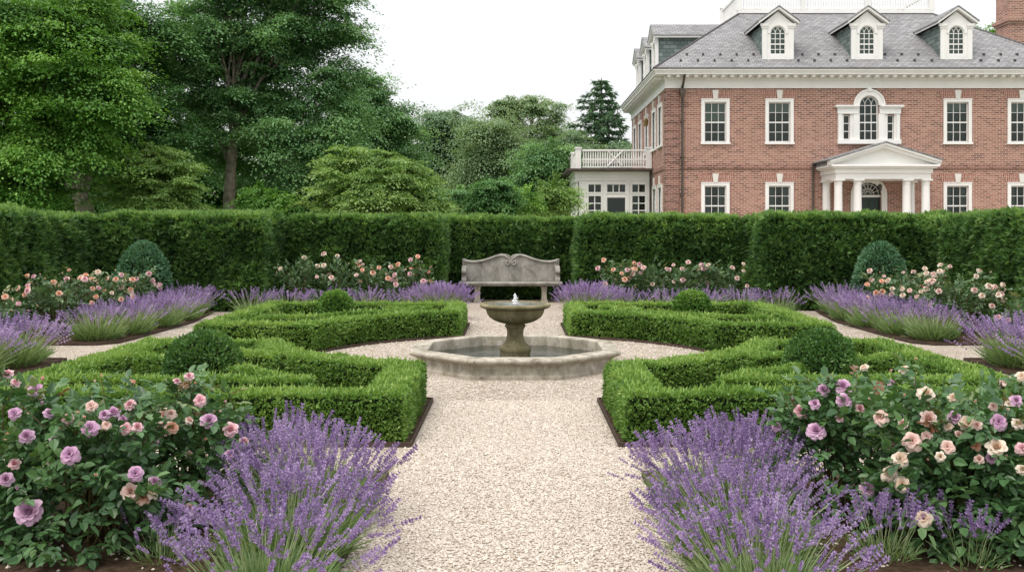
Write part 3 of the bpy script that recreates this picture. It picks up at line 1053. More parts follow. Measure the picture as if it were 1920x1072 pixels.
def oval_leaf(P, D, Nn, L, W):
    """Oval leaf folded along its rib: two quads."""
    n = len(P)
    D = unit(D); S = unit(np.cross(D, Nn)); Nn = np.cross(S, D)
    L = L[:, None]; W = W[:, None]
    V = np.empty((n, 6, 3))
    V[:, 0] = P; V[:, 1] = P + D * L - Nn * L * .10
    V[:, 2] = P + D * L * .28 + S * W * .48 + Nn * W * .14; V[:, 3] = P + D * L * .70 + S * W * .38 + Nn * W * .08
    V[:, 4] = P + D * L * .28 - S * W * .48 + Nn * W * .14; V[:, 5] = P + D * L * .70 - S * W * .38 + Nn * W * .08
    b = (np.arange(n) * 6)[:, None]
    return V.reshape(-1, 3), np.concatenate([b + [0, 2, 3, 1], b + [0, 1, 5, 4]])


def rose_bush(label, c, r, h, blooms, n_leaf, leafL=0.052, mat='rose_leaf', size=0.09, group='rose bushes', near=True, low=0.12, z0=0.03, canes=9):
    """blooms: list of (x, y, z, diameter, colour, kind) in world space."""
    keep = []
    for b in blooms:      # no two flowers in one spot
        if all((b[0] - q[0]) ** 2 + (b[1] - q[1]) ** 2 + (b[2] - q[2]) ** 2 > (0.42 * (b[3] + q[3])) ** 2 for q in keep): keep.append(b)
    blooms = keep
    t = thing('rose_bush', label, 'rose bush', (c[0], c[1], z0), group=group)
    c3 = np.array([c[0], c[1], z0])
    # canes reach from the foot to where the blooms are, or to the rim of the bush
    tips = [np.array(b[:3]) - c3 for b in blooms if b[3] > 0.03 or random.random() < 0.5]
    ends = list(tips)
    for k in range(canes):
        a = rng.uniform(0, 2 * PI); q = rng.uniform(0.3, 0.9)
        ends.append(np.array([r * q * math.cos(a), r * q * math.sin(a), h * rng.uniform(0.6, 0.95)]))
    parts = []
    nodes = []
    for e in ends:
        foot = np.array([rng.uniform(-.12, .12) * r / .5, rng.uniform(-.12, .12) * r / .5, 0.0])
        mid1 = foot * 0.6 + e * 0.4 + np.array([0, 0, 0.14 * h]) + rng.normal(0, 0.02, 3)
        mid2 = foot * 0.25 + e * 0.75 + np.array([0, 0, 0.07 * h]) + rng.normal(0, 0.02, 3)
        top = e - np.array([0, 0, 0.012])
        w = 0.0055 if near else 0.007
        pts = np.array([foot, mid1, mid2, top])
        parts.append(tube(pts, [w, w * .8, w * .6, w * .42], 5))
        for q in np.linspace(0.3, 0.97, 7):
            i = min(2, int(q * 3)); f = q * 3 - i
            nodes.append(pts[i] * (1 - f) + pts[i + 1] * f)
    V, F = merge(parts)
    link('canes', np_mesh('canes', V, F), M['cane'], t, local=True)
    # leaves: along the canes and through the mound
    nodes = np.array(nodes)
    n1 = int(n_leaf * 0.4); n2 = n_leaf - n1
    P1 = nodes[rng.integers(0, len(nodes), n1)] + rng.normal(0, 0.03, (n1, 3))
    d = unit(rng.normal(0, 1, (n2, 3))); d[:, 2] = np.abs(d[:, 2] + 0.15)
    rad = rng.uniform(0.55, 1.0, n2) ** 0.5
    rad *= 1 + 0.22 * vnoise(d * 2.2 + c3, 3)
    P2 = d * rad[:, None] * [r, r, h * 0.80]
    P2[:, 2] = np.maximum(P2[:, 2] + rng.uniform(-0.05, 0.03, n2), low * h * rng.random(n2))
    P = np.concatenate([P1, P2])
    out = unit(P * [1, 1, 0.3] + 1e-6)
    D = out * 0.8 + rng.normal(0, 0.5, P.shape) + [0, 0, 0.05]
    Nn = np.array([0, 0, 1.0]) + out * 0.35 + rng.normal(0, 0.30, P.shape)
    L = leafL * rng.uniform(0.7, 1.3, len(P))
    V, F = compound(len(P), P - D * (L * 0.6)[:, None], D, Nn, L, 0.66)
    hz = P[:, 2] / h
    young = (hz > 0.75) & (rng.random(len(P)) < 0.10)
    tint = np.clip(0.42 + 0.15 * vnoise((P + c3) * 4, 8) + rng.normal(0, 0.15, len(P)), 0, 0.84)
    tint = np.where(young, rng.uniform(0.9, 1.0, len(P)), tint)
    one = np.concatenate([tint, tint])          # two quads per leaflet, five leaflets per leaf
    link('foliage', np_mesh('foliage', V, F, np.clip(np.tile(one, 5), 0, 1)), M[mat], t, local=True)
    for (x, y, z, dia, colour, kind) in blooms:
        o = bpy.data.objects.new('rosebud' if kind == 'bud' else 'bloom', bloom_of(kind, colour))
        COL.objects.link(o); o.parent = t
        o.location = Vector((x, y, z)) - Vector(c3)
        outv = Vector((x - c[0], y - c[1] - 0.55 * r, 0.85 * r + 0.1 * random.random()))
        outv += Vector((random.gauss(0, .15), random.gauss(0, .15), random.gauss(0, .1))) * r
        o.rotation_mode = 'QUATERNION'
        o.rotation_quaternion = outv.to_track_quat('Z', 'Y') @ Matrix.Rotation(random.uniform(0, 6.28), 3, 'Z').to_quaternion()
        o.scale = (dia * 0.9,) * 3
    return t


def spread(lst, cx, cy, r, h=0.84):
    """Photo pixels -> blooms held just outside the leaves of a bush (an ellipsoid) on the side of the path."""
    out = []
    for px, py, dpx, colour, kind in lst:
        best, Y = None, cy - 1.35 * r
        while Y < cy + 0.1:
            x, y, z = at(px, py, Y)
            e = ((x - cx) / r) ** 2 + ((Y - cy) / r) ** 2 + (z / (h * .88)) ** 2
            if best is None or e < best[0]: best = (e, Y)
            if e < 1.42: best = (e, Y); break
            Y += 0.02
        Y = best[1] + random.uniform(-.04, .02)
        x, y, z = at(px, py, Y)
        out.append((x, y, max(z, .08), dpx * Y / FPX, colour, kind))
    return out


def scatter_blooms(cx, cy, r, h, n, cols, dia, kinds=('cup', 'rosette', 'loose', 'bud')):
    out = []
    for k in range(n):
        a = random.uniform(-PI, 0.15 * PI) if random.random() < 0.8 else random.uniform(0, PI)
        e = random.uniform(0.25, 1.15)
        q = random.uniform(0.92, 1.12)
        out.append((cx + r * q * math.cos(a) * math.cos(e) ** .6, cy + r * q * math.sin(a) * math.cos(e) ** .6, 0.03 + h * q * (0.28 + 0.72 * math.sin(e)) * 0.95, 0, random.choice(cols), random.choice(kinds)))
    return [(x, y, z, dia * (0.55 if k == 'bud' else random.uniform(.8, 1.15)), c, k) for x, y, z, _, c, k in out]


def more(cx, cy, r, h, n, cols):
    """Smaller blooms and buds between the large ones."""
    b = scatter_blooms(cx, cy, r * 1.02, h * 1.02, n, cols, 0.058)
    return b


# --- foreground left
A1 = [(67, 731, 30, 'mauve', 'loose'), (15, 702, 20, 'pink', 'cup'), (29, 718, 18, 'pink', 'cup'), (42, 712, 17, 'pink', 'bud'), (79, 712, 16, 'peach', 'bud'), (27, 775, 26, 'mauve', 'loose'), (50, 818, 27, 'mauve', 'cup'), (57, 775, 15, 'peach', 'bud'), (92, 775, 20, 'mauve', 'cup'), (110, 770, 18, 'pink', 'bud'), (12, 898, 26, 'mauve', 'cup'), (33, 915, 16, 'mauve', 'bud'), (54, 960, 48, 'mauve', 'rosette'), (79, 757, 14, 'mauve', 'bud')]
A2 = [(127, 785, 26, 'pink', 'loose'), (131, 852, 38, 'mauve', 'loose'), (169, 803, 34, 'mauve', 'loose'), (196, 778, 20, 'mauve', 'cup'), (213, 774, 24, 'mauve', 'cup'), (171, 762, 24, 'blush', 'loose'), (200, 797, 20, 'blush', 'loose'), (236, 803, 24, 'pink', 'loose'), (258, 801, 20, 'pink', 'cup'), (116, 803, 12, 'peach', 'bud'), (148, 775, 14, 'peach', 'bud'), (254, 888, 32, 'mauve', 'loose'), (244, 922, 32, 'blush', 'rosette'), (269, 931, 28, 'peach', 'rosette'), (286, 925, 22, 'cream', 'loose'), (282, 949, 30, 'blush', 'rosette'), (289, 904, 24, 'mauve', 'cup'), (180, 891, 14, 'peach', 'bud'), (178, 716, 10, 'cream', 'bud'), (190, 706, 10, 'peach', 'bud'), (92, 870, 10, 'pink', 'bud')]
A3 = [(311, 781, 38, 'blush', 'rosette'), (289, 781, 16, 'peach', 'bud'), (375, 750, 26, 'pink', 'loose'), (390, 762, 36, 'pink', 'rosette'), (392, 789, 30, 'mauve', 'rosette'), (432, 806, 28, 'pink', 'cup'), (332, 715, 14, 'pink', 'cup'), (355, 706, 17, 'pink', 'cup'), (366, 719, 10, 'peach', 'bud'), (315, 714, 11, 'cream', 'bud'), (401, 773, 11, 'cream', 'bud'), (411, 773, 12, 'cream', 'bud'), (334, 946, 24, 'blush', 'loose'), (354, 957, 28, 'pink', 'loose'), (431, 852, 18, 'mauve', 'cup'), (386, 824, 14, 'peach', 'bud'), (256, 760, 11, 'peach', 'bud'), (387, 855, 13, 'cream', 'bud')]
GF = 'foreground rose bushes'
rose_bush('mauve rose bush at the left picture edge, with the largest open mauve bloom low down', (-2.75, 5.15), 0.62, 0.86, spread(A1, -2.75, 5.15, .6) + more(-2.75, 5.15, .6, 0.80, 14, ['mauve','pink','mauve']), 760, group=GF)
rose_bush('middle foreground rose bush on the left, mauve blooms above a peach cluster', (-2.22, 4.95), 0.52, 0.80, spread(A2, -2.22, 4.95, .5) + more(-2.22, 4.95, .5, 0.80, 14, ['mauve','blush','pink','peach']), 760, group=GF)
rose_bush('pink rose bush leaning over the left foreground lavender', (-1.92, 5.45), 0.48, 0.80, spread(A3, -1.92, 5.45, .45) + more(-1.92, 5.45, .45, 0.80, 10, ['pink','blush','pink']), 520, group=GF)
# --- foreground right
B1 = [(1530, 808, 34, 'mauve', 'rosette'), (1582, 752, 29, 'mauve', 'rosette'), (1543, 731, 24, 'mauve', 'rosette'), (1580, 725, 32, 'mauve', 'rosette'), (1528, 758, 20, 'mauve', 'cup'), (1501, 771, 28, 'pink', 'loose'), (1612, 766, 18, 'pink', 'cup'), (1599, 768, 16, 'pink', 'cup'), (1574, 784, 15, 'pink', 'cup'), (1626, 917, 29, 'mauve', 'rosette'), (1551, 710, 10, 'peach', 'bud'), (1560, 707, 10, 'peach', 'bud'), (1518, 772, 16, 'cream', 'loose'), (1540, 870, 8, 'mauve', 'bud')]
B2 = [(1652, 783, 32, 'blush', 'loose'), (1672, 776, 22, 'mauve', 'loose'), (1695, 693, 22, 'cream', 'loose'), (1707, 698, 24, 'blush', 'loose'), (1620, 689, 18, 'cream', 'loose'), (1671, 697, 11, 'peach', 'bud'), (1717, 675, 12, 'peach', 'bud'), (1730, 737, 24, 'cream', 'loose'), (1741, 785, 30, 'blush', 'cup'), (1764, 779, 28, 'blush', 'cup'), (1711, 827, 38, 'blush', 'loose'), (1688, 861, 34, 'cream', 'loose'), (1668, 889, 34, 'cream', 'loose'), (1692, 908, 32, 'cream', 'loose'), (1708, 934, 16, 'cream', 'bud'), (1732, 972, 34, 'cream', 'loose'), (1776, 838, 28, 'blush', 'loose'), (1738, 818, 22, 'blush', 'loose'), (1697, 742, 10, 'peach', 'bud'), (1740, 862, 10, 'peach', 'bud')]
B3 = [(1787, 746, 22, 'cream', 'loose'), (1816, 795, 38, 'cream', 'loose'), (1839, 808, 30, 'blush', 'cup'), (1790, 783, 24, 'mauve', 'cup'), (1830, 788, 24, 'cream', 'loose'), (1872, 791, 34, 'mauve', 'loose'), (1868, 839, 34, 'cream', 'cup'), (1856, 851, 18, 'blush', 'cup'), (1830, 836, 20, 'peach', 'loose'), (1836, 861, 18, 'blush', 'cup'), (1905, 752, 22, 'mauve', 'cup'), (1798, 815, 16, 'blush', 'cup'), (1818, 822, 14, 'cream', 'bud'), (1863, 762, 18, 'blush', 'loose'), (1916, 840, 26, 'pink', 'loose'), (1916, 706, 22, 'cream', 'loose'), (1900, 745, 10, 'peach', 'bud'), (1828, 754, 10, 'peach', 'bud'), (1778, 800, 20, 'cream', 'loose'), (1886, 856, 16, 'blush', 'bud')]
rose_bush('mauve rose bush beside the right foreground lavender, round full blooms', (1.88, 5.45), 0.46, 0.80, spread(B1, 1.88, 5.45, .42) + more(1.88, 5.45, .42, 0.80, 8, ['mauve','pink']), 560, group=GF)
rose_bush('blush and cream rose bush in the right foreground, tallest sprays of pale blooms', (2.32, 5.0), 0.52, 0.84, spread(B2, 2.32, 5.0, .5) + more(2.32, 5.0, .5, 0.80, 18, ['blush','cream','cream']), 760, group=GF)
rose_bush('cream rose bush at the right picture edge with large dark leaves', (2.72, 5.1), 0.60, 0.84, spread(B3, 2.72, 5.1, .6) + more(2.72, 5.1, .6, 0.80, 18, ['cream','blush','mauve']), 820, group=GF, leafL=0.06)


def far_bush(label, px, top, Y, r, h, n, cols, nl=260, group='rose bushes along the hedges', dia=0.095):
    x = (px - 966) * Y / FPX
    rose_bush(label, (x, Y), r, h, scatter_blooms(x, Y, r, h, int(n * 1.5), cols, dia), int(nl * 1.5), 0.055, 'rose_far', group=group, near=False)


far_bush('peach pink rose bush by the left side hedge, nearest the cross path', 105, 510, 14.7, 0.62, 1.0, 20, ['pink', 'peach', 'peach'])
far_bush('peach and yellow rose bush in the left side bed, middle of three behind lavender', 178, 515, 15.6, 0.62, 0.98, 20, ['peach', 'pink', 'cream'])
far_bush('pink rose bush in front of the left egg shaped conifer', 238, 520, 16.6, 0.55, 0.98, 14, ['pink', 'peach'])
far_bush('lone peach rose cut by the left margin, behind the nearest side lavender', -8, 570, 12.9, 0.40, 0.85, 7, ['pink', 'peach'], 150)
far_bush('blush rose bush right of the right egg shaped conifer', 1672, 525, 16.4, 0.55, 0.95, 14, ['blush', 'cream', 'peach'])
far_bush('tall cream rose bush in the right side bed, with the topmost blooms', 1728, 490, 15.8, 0.60, 1.08, 20, ['cream', 'blush'])
far_bush('full cream rose bush by the right side hedge, nearest the cross path', 1800, 510, 14.8, 0.66, 1.0, 22, ['cream', 'blush'], 320)
far_bush('small peach rose cut by the right margin', 1926, 560, 12.9, 0.40, 0.85, 7, ['cream', 'peach'], 150)
for px, n, cols, lb, h in [(562, 5, ['cream'], 'sparse cream rose bush at the left end of the back bed', 1.15), (632, 9, ['cream', 'blush'], 'greyish leaved rose bush second from the left in the back bed', 1.18), (700, 12, ['blush', 'peach'], 'blush rose bush in the back bed, before the middle of the left yew', 1.12), (768, 15, ['pink', 'pink', 'peach'], 'pink rose bush in the back bed nearest the bench on the left', 1.10),
                           (1160, 13, ['pink', 'peach'], 'pink rose bush in the back bed nearest the bench on the right', 1.12), (1222, 9, ['blush', 'pink'], 'upright blush rose bush second from the bench on the right', 1.12), (1290, 9, ['blush', 'pink'], 'low blush rose bush above the right far box ball', 1.0), (1362, 6, ['cream', 'blush'], 'sparse grey leaved rose bush at the right end of the back bed', 1.05)]:
    far_bush(lb, px, 490, 19.0 if px < 900 else 18.9, 0.46, h, n, cols, 190, dia=0.10)

# ============================================================ LOOSE GRAVEL
def pebbles(n, bbox, s0, s1, test=None):
    P = rng.uniform((bbox[0], bbox[2]), (bbox[1], bbox[3]), (n, 2))
    for poly in list(BEDS.values()):
        P = P[poly_sdf(P, poly) > 0.03]
    P = P[np.maximum(np.abs(P[:, 0] - FC[0]), np.abs(P[:, 1] - FC[1])) > 1.3]
    if test is not None: P = P[test(P)]
    n = len(P)
    s = rng.uniform(s0, s1, n)
    T = np.array([(1, 0, 0), (0, 1, 0), (-1, 0, 0), (0, -1, 0), (0, 0, 1), (0, 0, -1)], float)
    T = T + rng.uniform(-.25, .25, (n, 6, 3))
    ax = rng.uniform(0.6, 1.25, (n, 3)); ax[:, 2] *= 0.75
    T = T * ax[:, None, :]
    a = rng.uniform(0, 2 * PI, n); c, si = np.cos(a)[:, None], np.sin(a)[:, None]
    X = T[:, :, 0] * c - T[:, :, 1] * si; Y = T[:, :, 0] * si + T[:, :, 1] * c
    V = np.stack([X, Y, T[:, :, 2]], 2) * s[:, None, None]
    V[:, :, 0] += P[:, 0, None]; V[:, :, 1] += P[:, 1, None]; V[:, :, 2] += 0.006 + s[:, None] * rng.uniform(0.1, 0.55, (n, 1))
    tri = np.array([(0, 1, 4), (1, 2, 4), (2, 3, 4), (3, 0, 4), (1, 0, 5), (2, 1, 5), (3, 2, 5), (0, 3, 5)])
    F = tri[None] + (np.arange(n) * 6)[:, None, None]
    return V.reshape(-1, 3), F.reshape(-1, 3), np.repeat(np.clip(rng.beta(2.4, 2.2, n), 0, 1), 8)


Z1 = pebbles(54000, (-0.84, 0.84, 3.9, 9.0), 0.006, 0.0108)
Z2 = pebbles(26000, (-3.2, 3.2, 8.4, 17.5), 0.009, 0.015, lambda P: (np.abs(P[:, 0]) < 0.84) | (np.hypot(P[:, 0], P[:, 1] - MIRY) < 2.72))
Z3 = pebbles(9000, (-5.5, 5.5, 10.8, 16.5), 0.011, 0.017, lambda P: np.abs(P[:, 0]) > 2.6)
Z4 = pebbles(900, (-2.6, 2.6, 3.9, 6.2), 0.007, 0.013, lambda P: np.abs(P[:, 0]) > 0.88)
Z4[0][:, 2] += 0.026
V, F = merge([(z[0], z[1]) for z in (Z1, Z2, Z3, Z4)])
o = link('loose_gravel', np_mesh('loose_gravel', V, F, np.concatenate([z[2] for z in (Z1, Z2, Z3, Z4)])), M['pebble'])
o['kind'] = 'stuff'

n = 150
P = np.column_stack([rng.choice([-1, 1], n) * (0.83 - np.abs(rng.normal(0, 0.16, n))), rng.uniform(4.4, 7.2, n), np.full(n, 0.022)])
D = rng.normal(0, 1, (n, 3)) * [1, 1, 0.15]
V, F = leaves(P, D, np.tile([0.1, 0.1, 1.0], (n, 1)), rng.uniform(0.008, 0.018, n), rng.uniform(0.006, 0.012, n), 0.3)
o = link('fallen_petals', np_mesh('fallen_petals', V, F, rng.random(n)), tint_mat('fallen_petal', [(0, (0.30, 0.20, 0.42)), (0.45, (0.42, 0.30, 0.50)), (0.55, (0.34, 0.24, 0.10)), (0.75, (0.20, 0.12, 0.06)), (1, (0.70, 0.45, 0.50))]))
o['kind'] = 'stuff'

# ============================================================ FOUNTAIN
t = thing('fountain', 'stone fountain with an octagonal basin and a mossy pedestal bowl on the gravel', 'fountain', (FC[0], FC[1], 0))
A8 = 1.0 / math.cos(PI / 8)
mb = MB()
prof = [(1.20, 0.0), (1.20, 0.045), (1.165, 0.055), (1.155, 0.075), (1.145, 0.12), (1.15, 0.145), (1.175, 0.165), (1.215, 0.178), (1.238, 0.195), (1.242, 0.212), (1.232, 0.230), (1.21, 0.238), (1.06, 0.240), (1.04, 0.232), (1.035, 0.215), (1.035, 0.02), (0.0, 0.02)]
mb.lathe([(r * A8, z) for r, z in prof], FC, 8, PI / 8)
b = mb.build('basin', M['stone'], t, smooth=28, bevel=0.004)
mb = MB()
k = 96
V = [(FC[0], FC[1], 0.110)]; F = []
me_n = 24
for i in range(1, me_n + 1):
    for j in range(k):
        a = 2 * PI * j / k
        rr = 1.038 / max(abs(math.cos(((a + PI / 8) % (PI / 4)) - PI / 8)), .1) * i / me_n
        V.append((FC[0] + rr * math.cos(a), FC[1] + rr * math.sin(a), 0.110 + 0.002 * math.sin(rr * 40 + 3 * math.sin(3 * a)) * math.exp(-rr)))
for j in range(k):
    F.append((0, 1 + j, 1 + (j + 1) % k))
for i in range(me_n - 1):
    for j in range(k):
        F.append((1 + i * k + j, 1 + (i + 1) * k + j, 1 + (i + 1) * k + (j + 1) % k, 1 + i * k + (j + 1) % k))
mb.add(V, F)
w = mb.build('pool_surface', M['pool'], t, smooth=60)
mb = MB()
mb.lathe([(0.0, 0.02), (0.185, 0.02), (0.185, 0.165), (0.192, 0.175), (0.196, 0.20), (0.190, 0.222), (0.170, 0.232), (0.165, 0.242), (0.140, 0.262), (0.118, 0.292), (0.106, 0.33), (0.100, 0.37), (0.100, 0.41), (0.106, 0.44), (0.118, 0.462), (0.126, 0.470), (0.128, 0.486), (0.118, 0.495), (0.116, 0.505), (0.0, 0.505)], FC, 48)
mb.build('pedestal', M['stone_moss'], t, smooth=35)
mb = MB()
mb.lathe([(0.0, 0.500), (0.10, 0.500), (0.135, 0.508), (0.19, 0.522), (0.26, 0.548), (0.315, 0.586), (0.345, 0.630), (0.356, 0.668), (0.362, 0.686), (0.385, 0.694), (0.418, 0.706), (0.434, 0.720), (0.437, 0.735), (0.428, 0.750), (0.408, 0.757), (0.388, 0.755), (0.375, 0.742), (0.340, 0.690), (0.26, 0.63), (0.0, 0.60)], FC, 64)
mb.build('bowl', M['stone_moss'], t, smooth=35)
mb = MB()
V = [(FC[0], FC[1], 0.744)]; F = []
for i in range(1, 21):
    for j in range(64):
        a = 2 * PI * j / 64; rr = 0.377 * i / 20
        V.append((FC[0] + rr * math.cos(a), FC[1] + rr * math.sin(a), 0.744 + 0.006 * math.sin(i * 1.9 + math.sin(4 * a)) * math.exp(-rr * 5)))
for j in range(64): F.append((0, 1 + j, 1 + (j + 1) % 64))
for i in range(19):
    for j in range(64):
        F.append((1 + i * 64 + j, 1 + (i + 1) * 64 + j, 1 + (i + 1) * 64 + (j + 1) % 64, 1 + i * 64 + (j + 1) % 64))
mb.add(V, F)
mb.build('bowl_surface', M['bowl_water'], t, smooth=60)
# the little jet: a ragged column with beads round it
mb = MB()
n = 12; rows = 12; V = []; F = []
for i in range(rows):
    f = i / (rows - 1)
    r = (0.030 * (1 - f) ** 0.7 + 0.006) * (1 + 0.25 * math.sin(i * 2.4))
    for j in range(n):
        a = 2 * PI * j / n
        q = r * (1 + 0.22 * math.sin(3 * a + i * 1.3))
        V.append((FC[0] + q * math.cos(a) + 0.004 * math.sin(i * 1.1), FC[1] + q * math.sin(a), 0.742 + 0.135 * f))
for i in range(rows - 1):
    for j in range(n):
        F.append((i * n + j, i * n + (j + 1) % n, (i + 1) * n + (j + 1) % n, (i + 1) * n + j))
F.append(tuple((rows - 1) * n + j for j in range(n)))
mb.add(V, F)
mb.build('water_jet', M['jet'], t, smooth=60)
P = []
for kk in range(16):
    a = rng.uniform(0, 2 * PI); q = rng.uniform(0.02, 0.07)
    P.append((FC[0] + q * math.cos(a), FC[1] + q * math.sin(a), 0.755 + rng.uniform(0, 0.09), rng.uniform(.002, .005)))
for kk in range(46):      # drips falling from the rim into the basin
    a = rng.uniform(0, 2 * PI); q = rng.uniform(0.36, 0.45)
    P.append((FC[0] + q * math.cos(a), FC[1] + q * math.sin(a), rng.uniform(0.14, 0.66), rng.uniform(.002, .0036)))
V, F = [], []
for (x, y, z, r) in P:
    b_ = len(V); st = 2.6 if z < 0.7 else 1.0
    V += [(x + r, y, z), (x, y + r, z), (x - r, y, z), (x, y - r, z), (x, y, z + r * st), (x, y, z - r * st)]
    F += [tuple(b_ + i for i in q) for q in [(0, 1, 4), (1, 2, 4), (2, 3, 4), (3, 0, 4), (1, 0, 5), (2, 1, 5), (3, 2, 5), (0, 3, 5)]]
mb = MB(); mb.add(V, F)
o = mb.build('droplets', M['jet'], t, smooth=80); o['kind'] = 'stuff'

# ============================================================ STONE BENCH
BYF = 21.05            # front edge of the seat
t = thing('stone_bench', 'weathered stone garden bench with a scrolled curving back against the yew hedge', 'bench', (0.0, 21.3, 0))
bx = lambda u: (u - 780) / 330 * 1.105 - 0.10      # crop pixel -> x about the bench middle
BX = -0.10
# outline of the back, right half, mirrored
half = [(0.0, 1.030), (0.025, 1.060), (0.075, 1.084), (0.15, 1.095), (0.22, 1.098), (0.30, 1.085), (0.40, 1.05), (0.52, 1.005), (0.66, 0.965), (0.80, 0.945), (0.93, 0.945), (1.02, 0.965), (1.075, 0.985), (1.115, 0.985), (1.125, 0.96), (1.115, 0.90), (1.11, 0.47)]
poly = [(BX + x, z) for x, z in reversed(half)] + [(BX - x, z) for x, z in half[1:]]
mb = MB(); mb.prism(list(reversed(poly)), 21.50, 21.62)
back = mb.build('backrest', M['stone_bench'], t, bevel=0.012)
# raised moulding that follows the crest and ends in two volutes
def crest(s):
    pts = [(BX + s * x, 21.488, z - 0.035) for x, z in half[3:13]]
    pts = [(BX + s * 1.065, 21.488, 0.90), (BX + s * 1.06, 21.488, 0.94)] + list(reversed(pts))
    # volute
    cx, cz = 0.075, 0.905
    for k in range(22):
        a = PI * 0.62 + 2.6 * PI * k / 21
        r = 0.085 * (1 - k / 26)
        pts.append((BX + s * (cx - 0.0 + r * math.cos(a) * 0.8), 21.488, cz + r * math.sin(a)))
    return pts
for s in (-1, 1):
    pts = crest(s)
    mb = MB(); mb.tube(pts, [0.024] * len(pts), 8)
    mb.build('scroll_moulding', M['stone_bench'], back, smooth=50)
# seat with a rounded front lip
mb = MB()
mb.prism_x([(21.62, 0.395), (21.62, 0.47), (21.08, 0.47), (21.06, 0.462), (21.048, 0.445), (21.05, 0.425), (21.066, 0.41), (21.09, 0.405), (21.095, 0.385), (21.12, 0.375), (21.6, 0.375)], BX - 1.165, BX + 1.165)
mb.build('seat', M['stone_bench'], t, bevel=0.005)
for s in (-1, 1):
    mb = MB(); x = BX + s * 0.76
    mb.box(x - 0.085, x + 0.085, 21.16, 21.56, 0.0, 0.05)
    mb.prism([(x - 0.068, 0.05), (x + 0.068, 0.05), (x + 0.058, 0.12), (x + 0.058, 0.28), (x + 0.075, 0.345), (x + 0.075, 0.374), (x - 0.075, 0.374), (x - 0.075, 0.345), (x - 0.058, 0.28), (x - 0.058, 0.12)], 21.18, 21.54)
    mb.build('leg', M['stone'], t, bevel=0.006)
    # scrolled arm
    mb = MB(); x = BX + s * 1.07
    arm = [(21.49, 0.472), (21.49, 0.83), (21.44, 0.82), (21.37, 0.79), (21.31, 0.755), (21.265, 0.745), (21.232, 0.72), (21.225, 0.685), (21.245, 0.655), (21.285, 0.645), (21.30, 0.62), (21.285, 0.58), (21.25, 0.55), (21.225, 0.52), (21.22, 0.472)]
    mb.prism_x(arm, x - 0.055, x + 0.055)
    mb.build('arm', M['stone_bench'], t, bevel=0.012)

# ============================================================ TREES
TREEMAT = {
    'near': leaf_mat('maple_leaf', [(0, (0.050, 0.138, 0.024)), (0.5, (0.126, 0.288, 0.050)), (1, (0.264, 0.468, 0.102))], 0.35),
    'maple': leaf_mat('blue_maple_leaf', [(0, (0.072, 0.168, 0.065)), (0.5, (0.156, 0.318, 0.126)), (1, (0.276, 0.456, 0.198))], 0.33),
    'light': leaf_mat('dogwood_leaf', [(0, (0.119, 0.221, 0.052)), (0.5, (0.221, 0.362, 0.103)), (1, (0.356, 0.497, 0.194))], 0.35),
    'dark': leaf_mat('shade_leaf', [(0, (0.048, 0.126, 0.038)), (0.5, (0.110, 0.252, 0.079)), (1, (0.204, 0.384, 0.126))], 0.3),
    'far': leaf_mat('far_leaf_hazed', [(0, (0.145, 0.245, 0.140)), (0.5, (0.185, 0.295, 0.170)), (1, (0.24, 0.355, 0.205))], 0.33),  # leaf greens paled with distance: the haze is painted into the colour
    'farlight_hazed': leaf_mat('far_pale_leaf_hazed', [(0, (0.185, 0.285, 0.150)), (0.5, (0.230, 0.340, 0.180)), (1, (0.285, 0.395, 0.215))], 0.33),  # lighter foliage, paled further so the colour carries the haze
    'needle': leaf_mat('spruce_needle', [(0, (0.055, 0.116, 0.066)), (0.5, (0.110, 0.204, 0.116)), (1, (0.187, 0.297, 0.171))], 0.25),
}


def lobes_px(L, Y, deep=0.75):
    """Crown lobes given as photo ellipses (px, py, rx, ry[, dY]) -> metres."""
    out = []
    for e in L:
        y = Y + (e[4] if len(e) > 4 else 0)
        x, yy, z = at(e[0], e[1], y)
        s = y / FPX
        out.append((x, yy, z, e[2] * s, max(e[2], e[3]) * s * deep, e[3] * s))
    return out


def tiers(L, step=20, seed=0, thick=0.74):
    """Break rounded lobes into stacked, staggered layers of foliage with gaps between them."""
    r_ = random.Random(seed)
    out = []
    for e in L:
        px, py, rx, ry = e[:4]; dy = e[4] if len(e) > 4 else 0
        k = max(1, round(2 * ry / (2.0 * step)))
        for i in range(k):
            v = -1 + (2 * i + 1) / k
            w = rx * math.sqrt(max(0.15, 1 - v * v * 0.8))
            m = 2 if w > 2.6 * step else 1
            for j in range(m):
                u = (j - (m - 1) / 2) * w * 0.9
                out.append((px + u + r_.uniform(-.18, .18) * w, py + v * ry * 0.92 + r_.uniform(-.3, .3) * step, w * (0.62 if m > 1 else 0.95) * r_.uniform(.8, 1.2), ry / k * thick * r_.uniform(.8, 1.25), dy + r_.uniform(-.6, .6)))
    return out


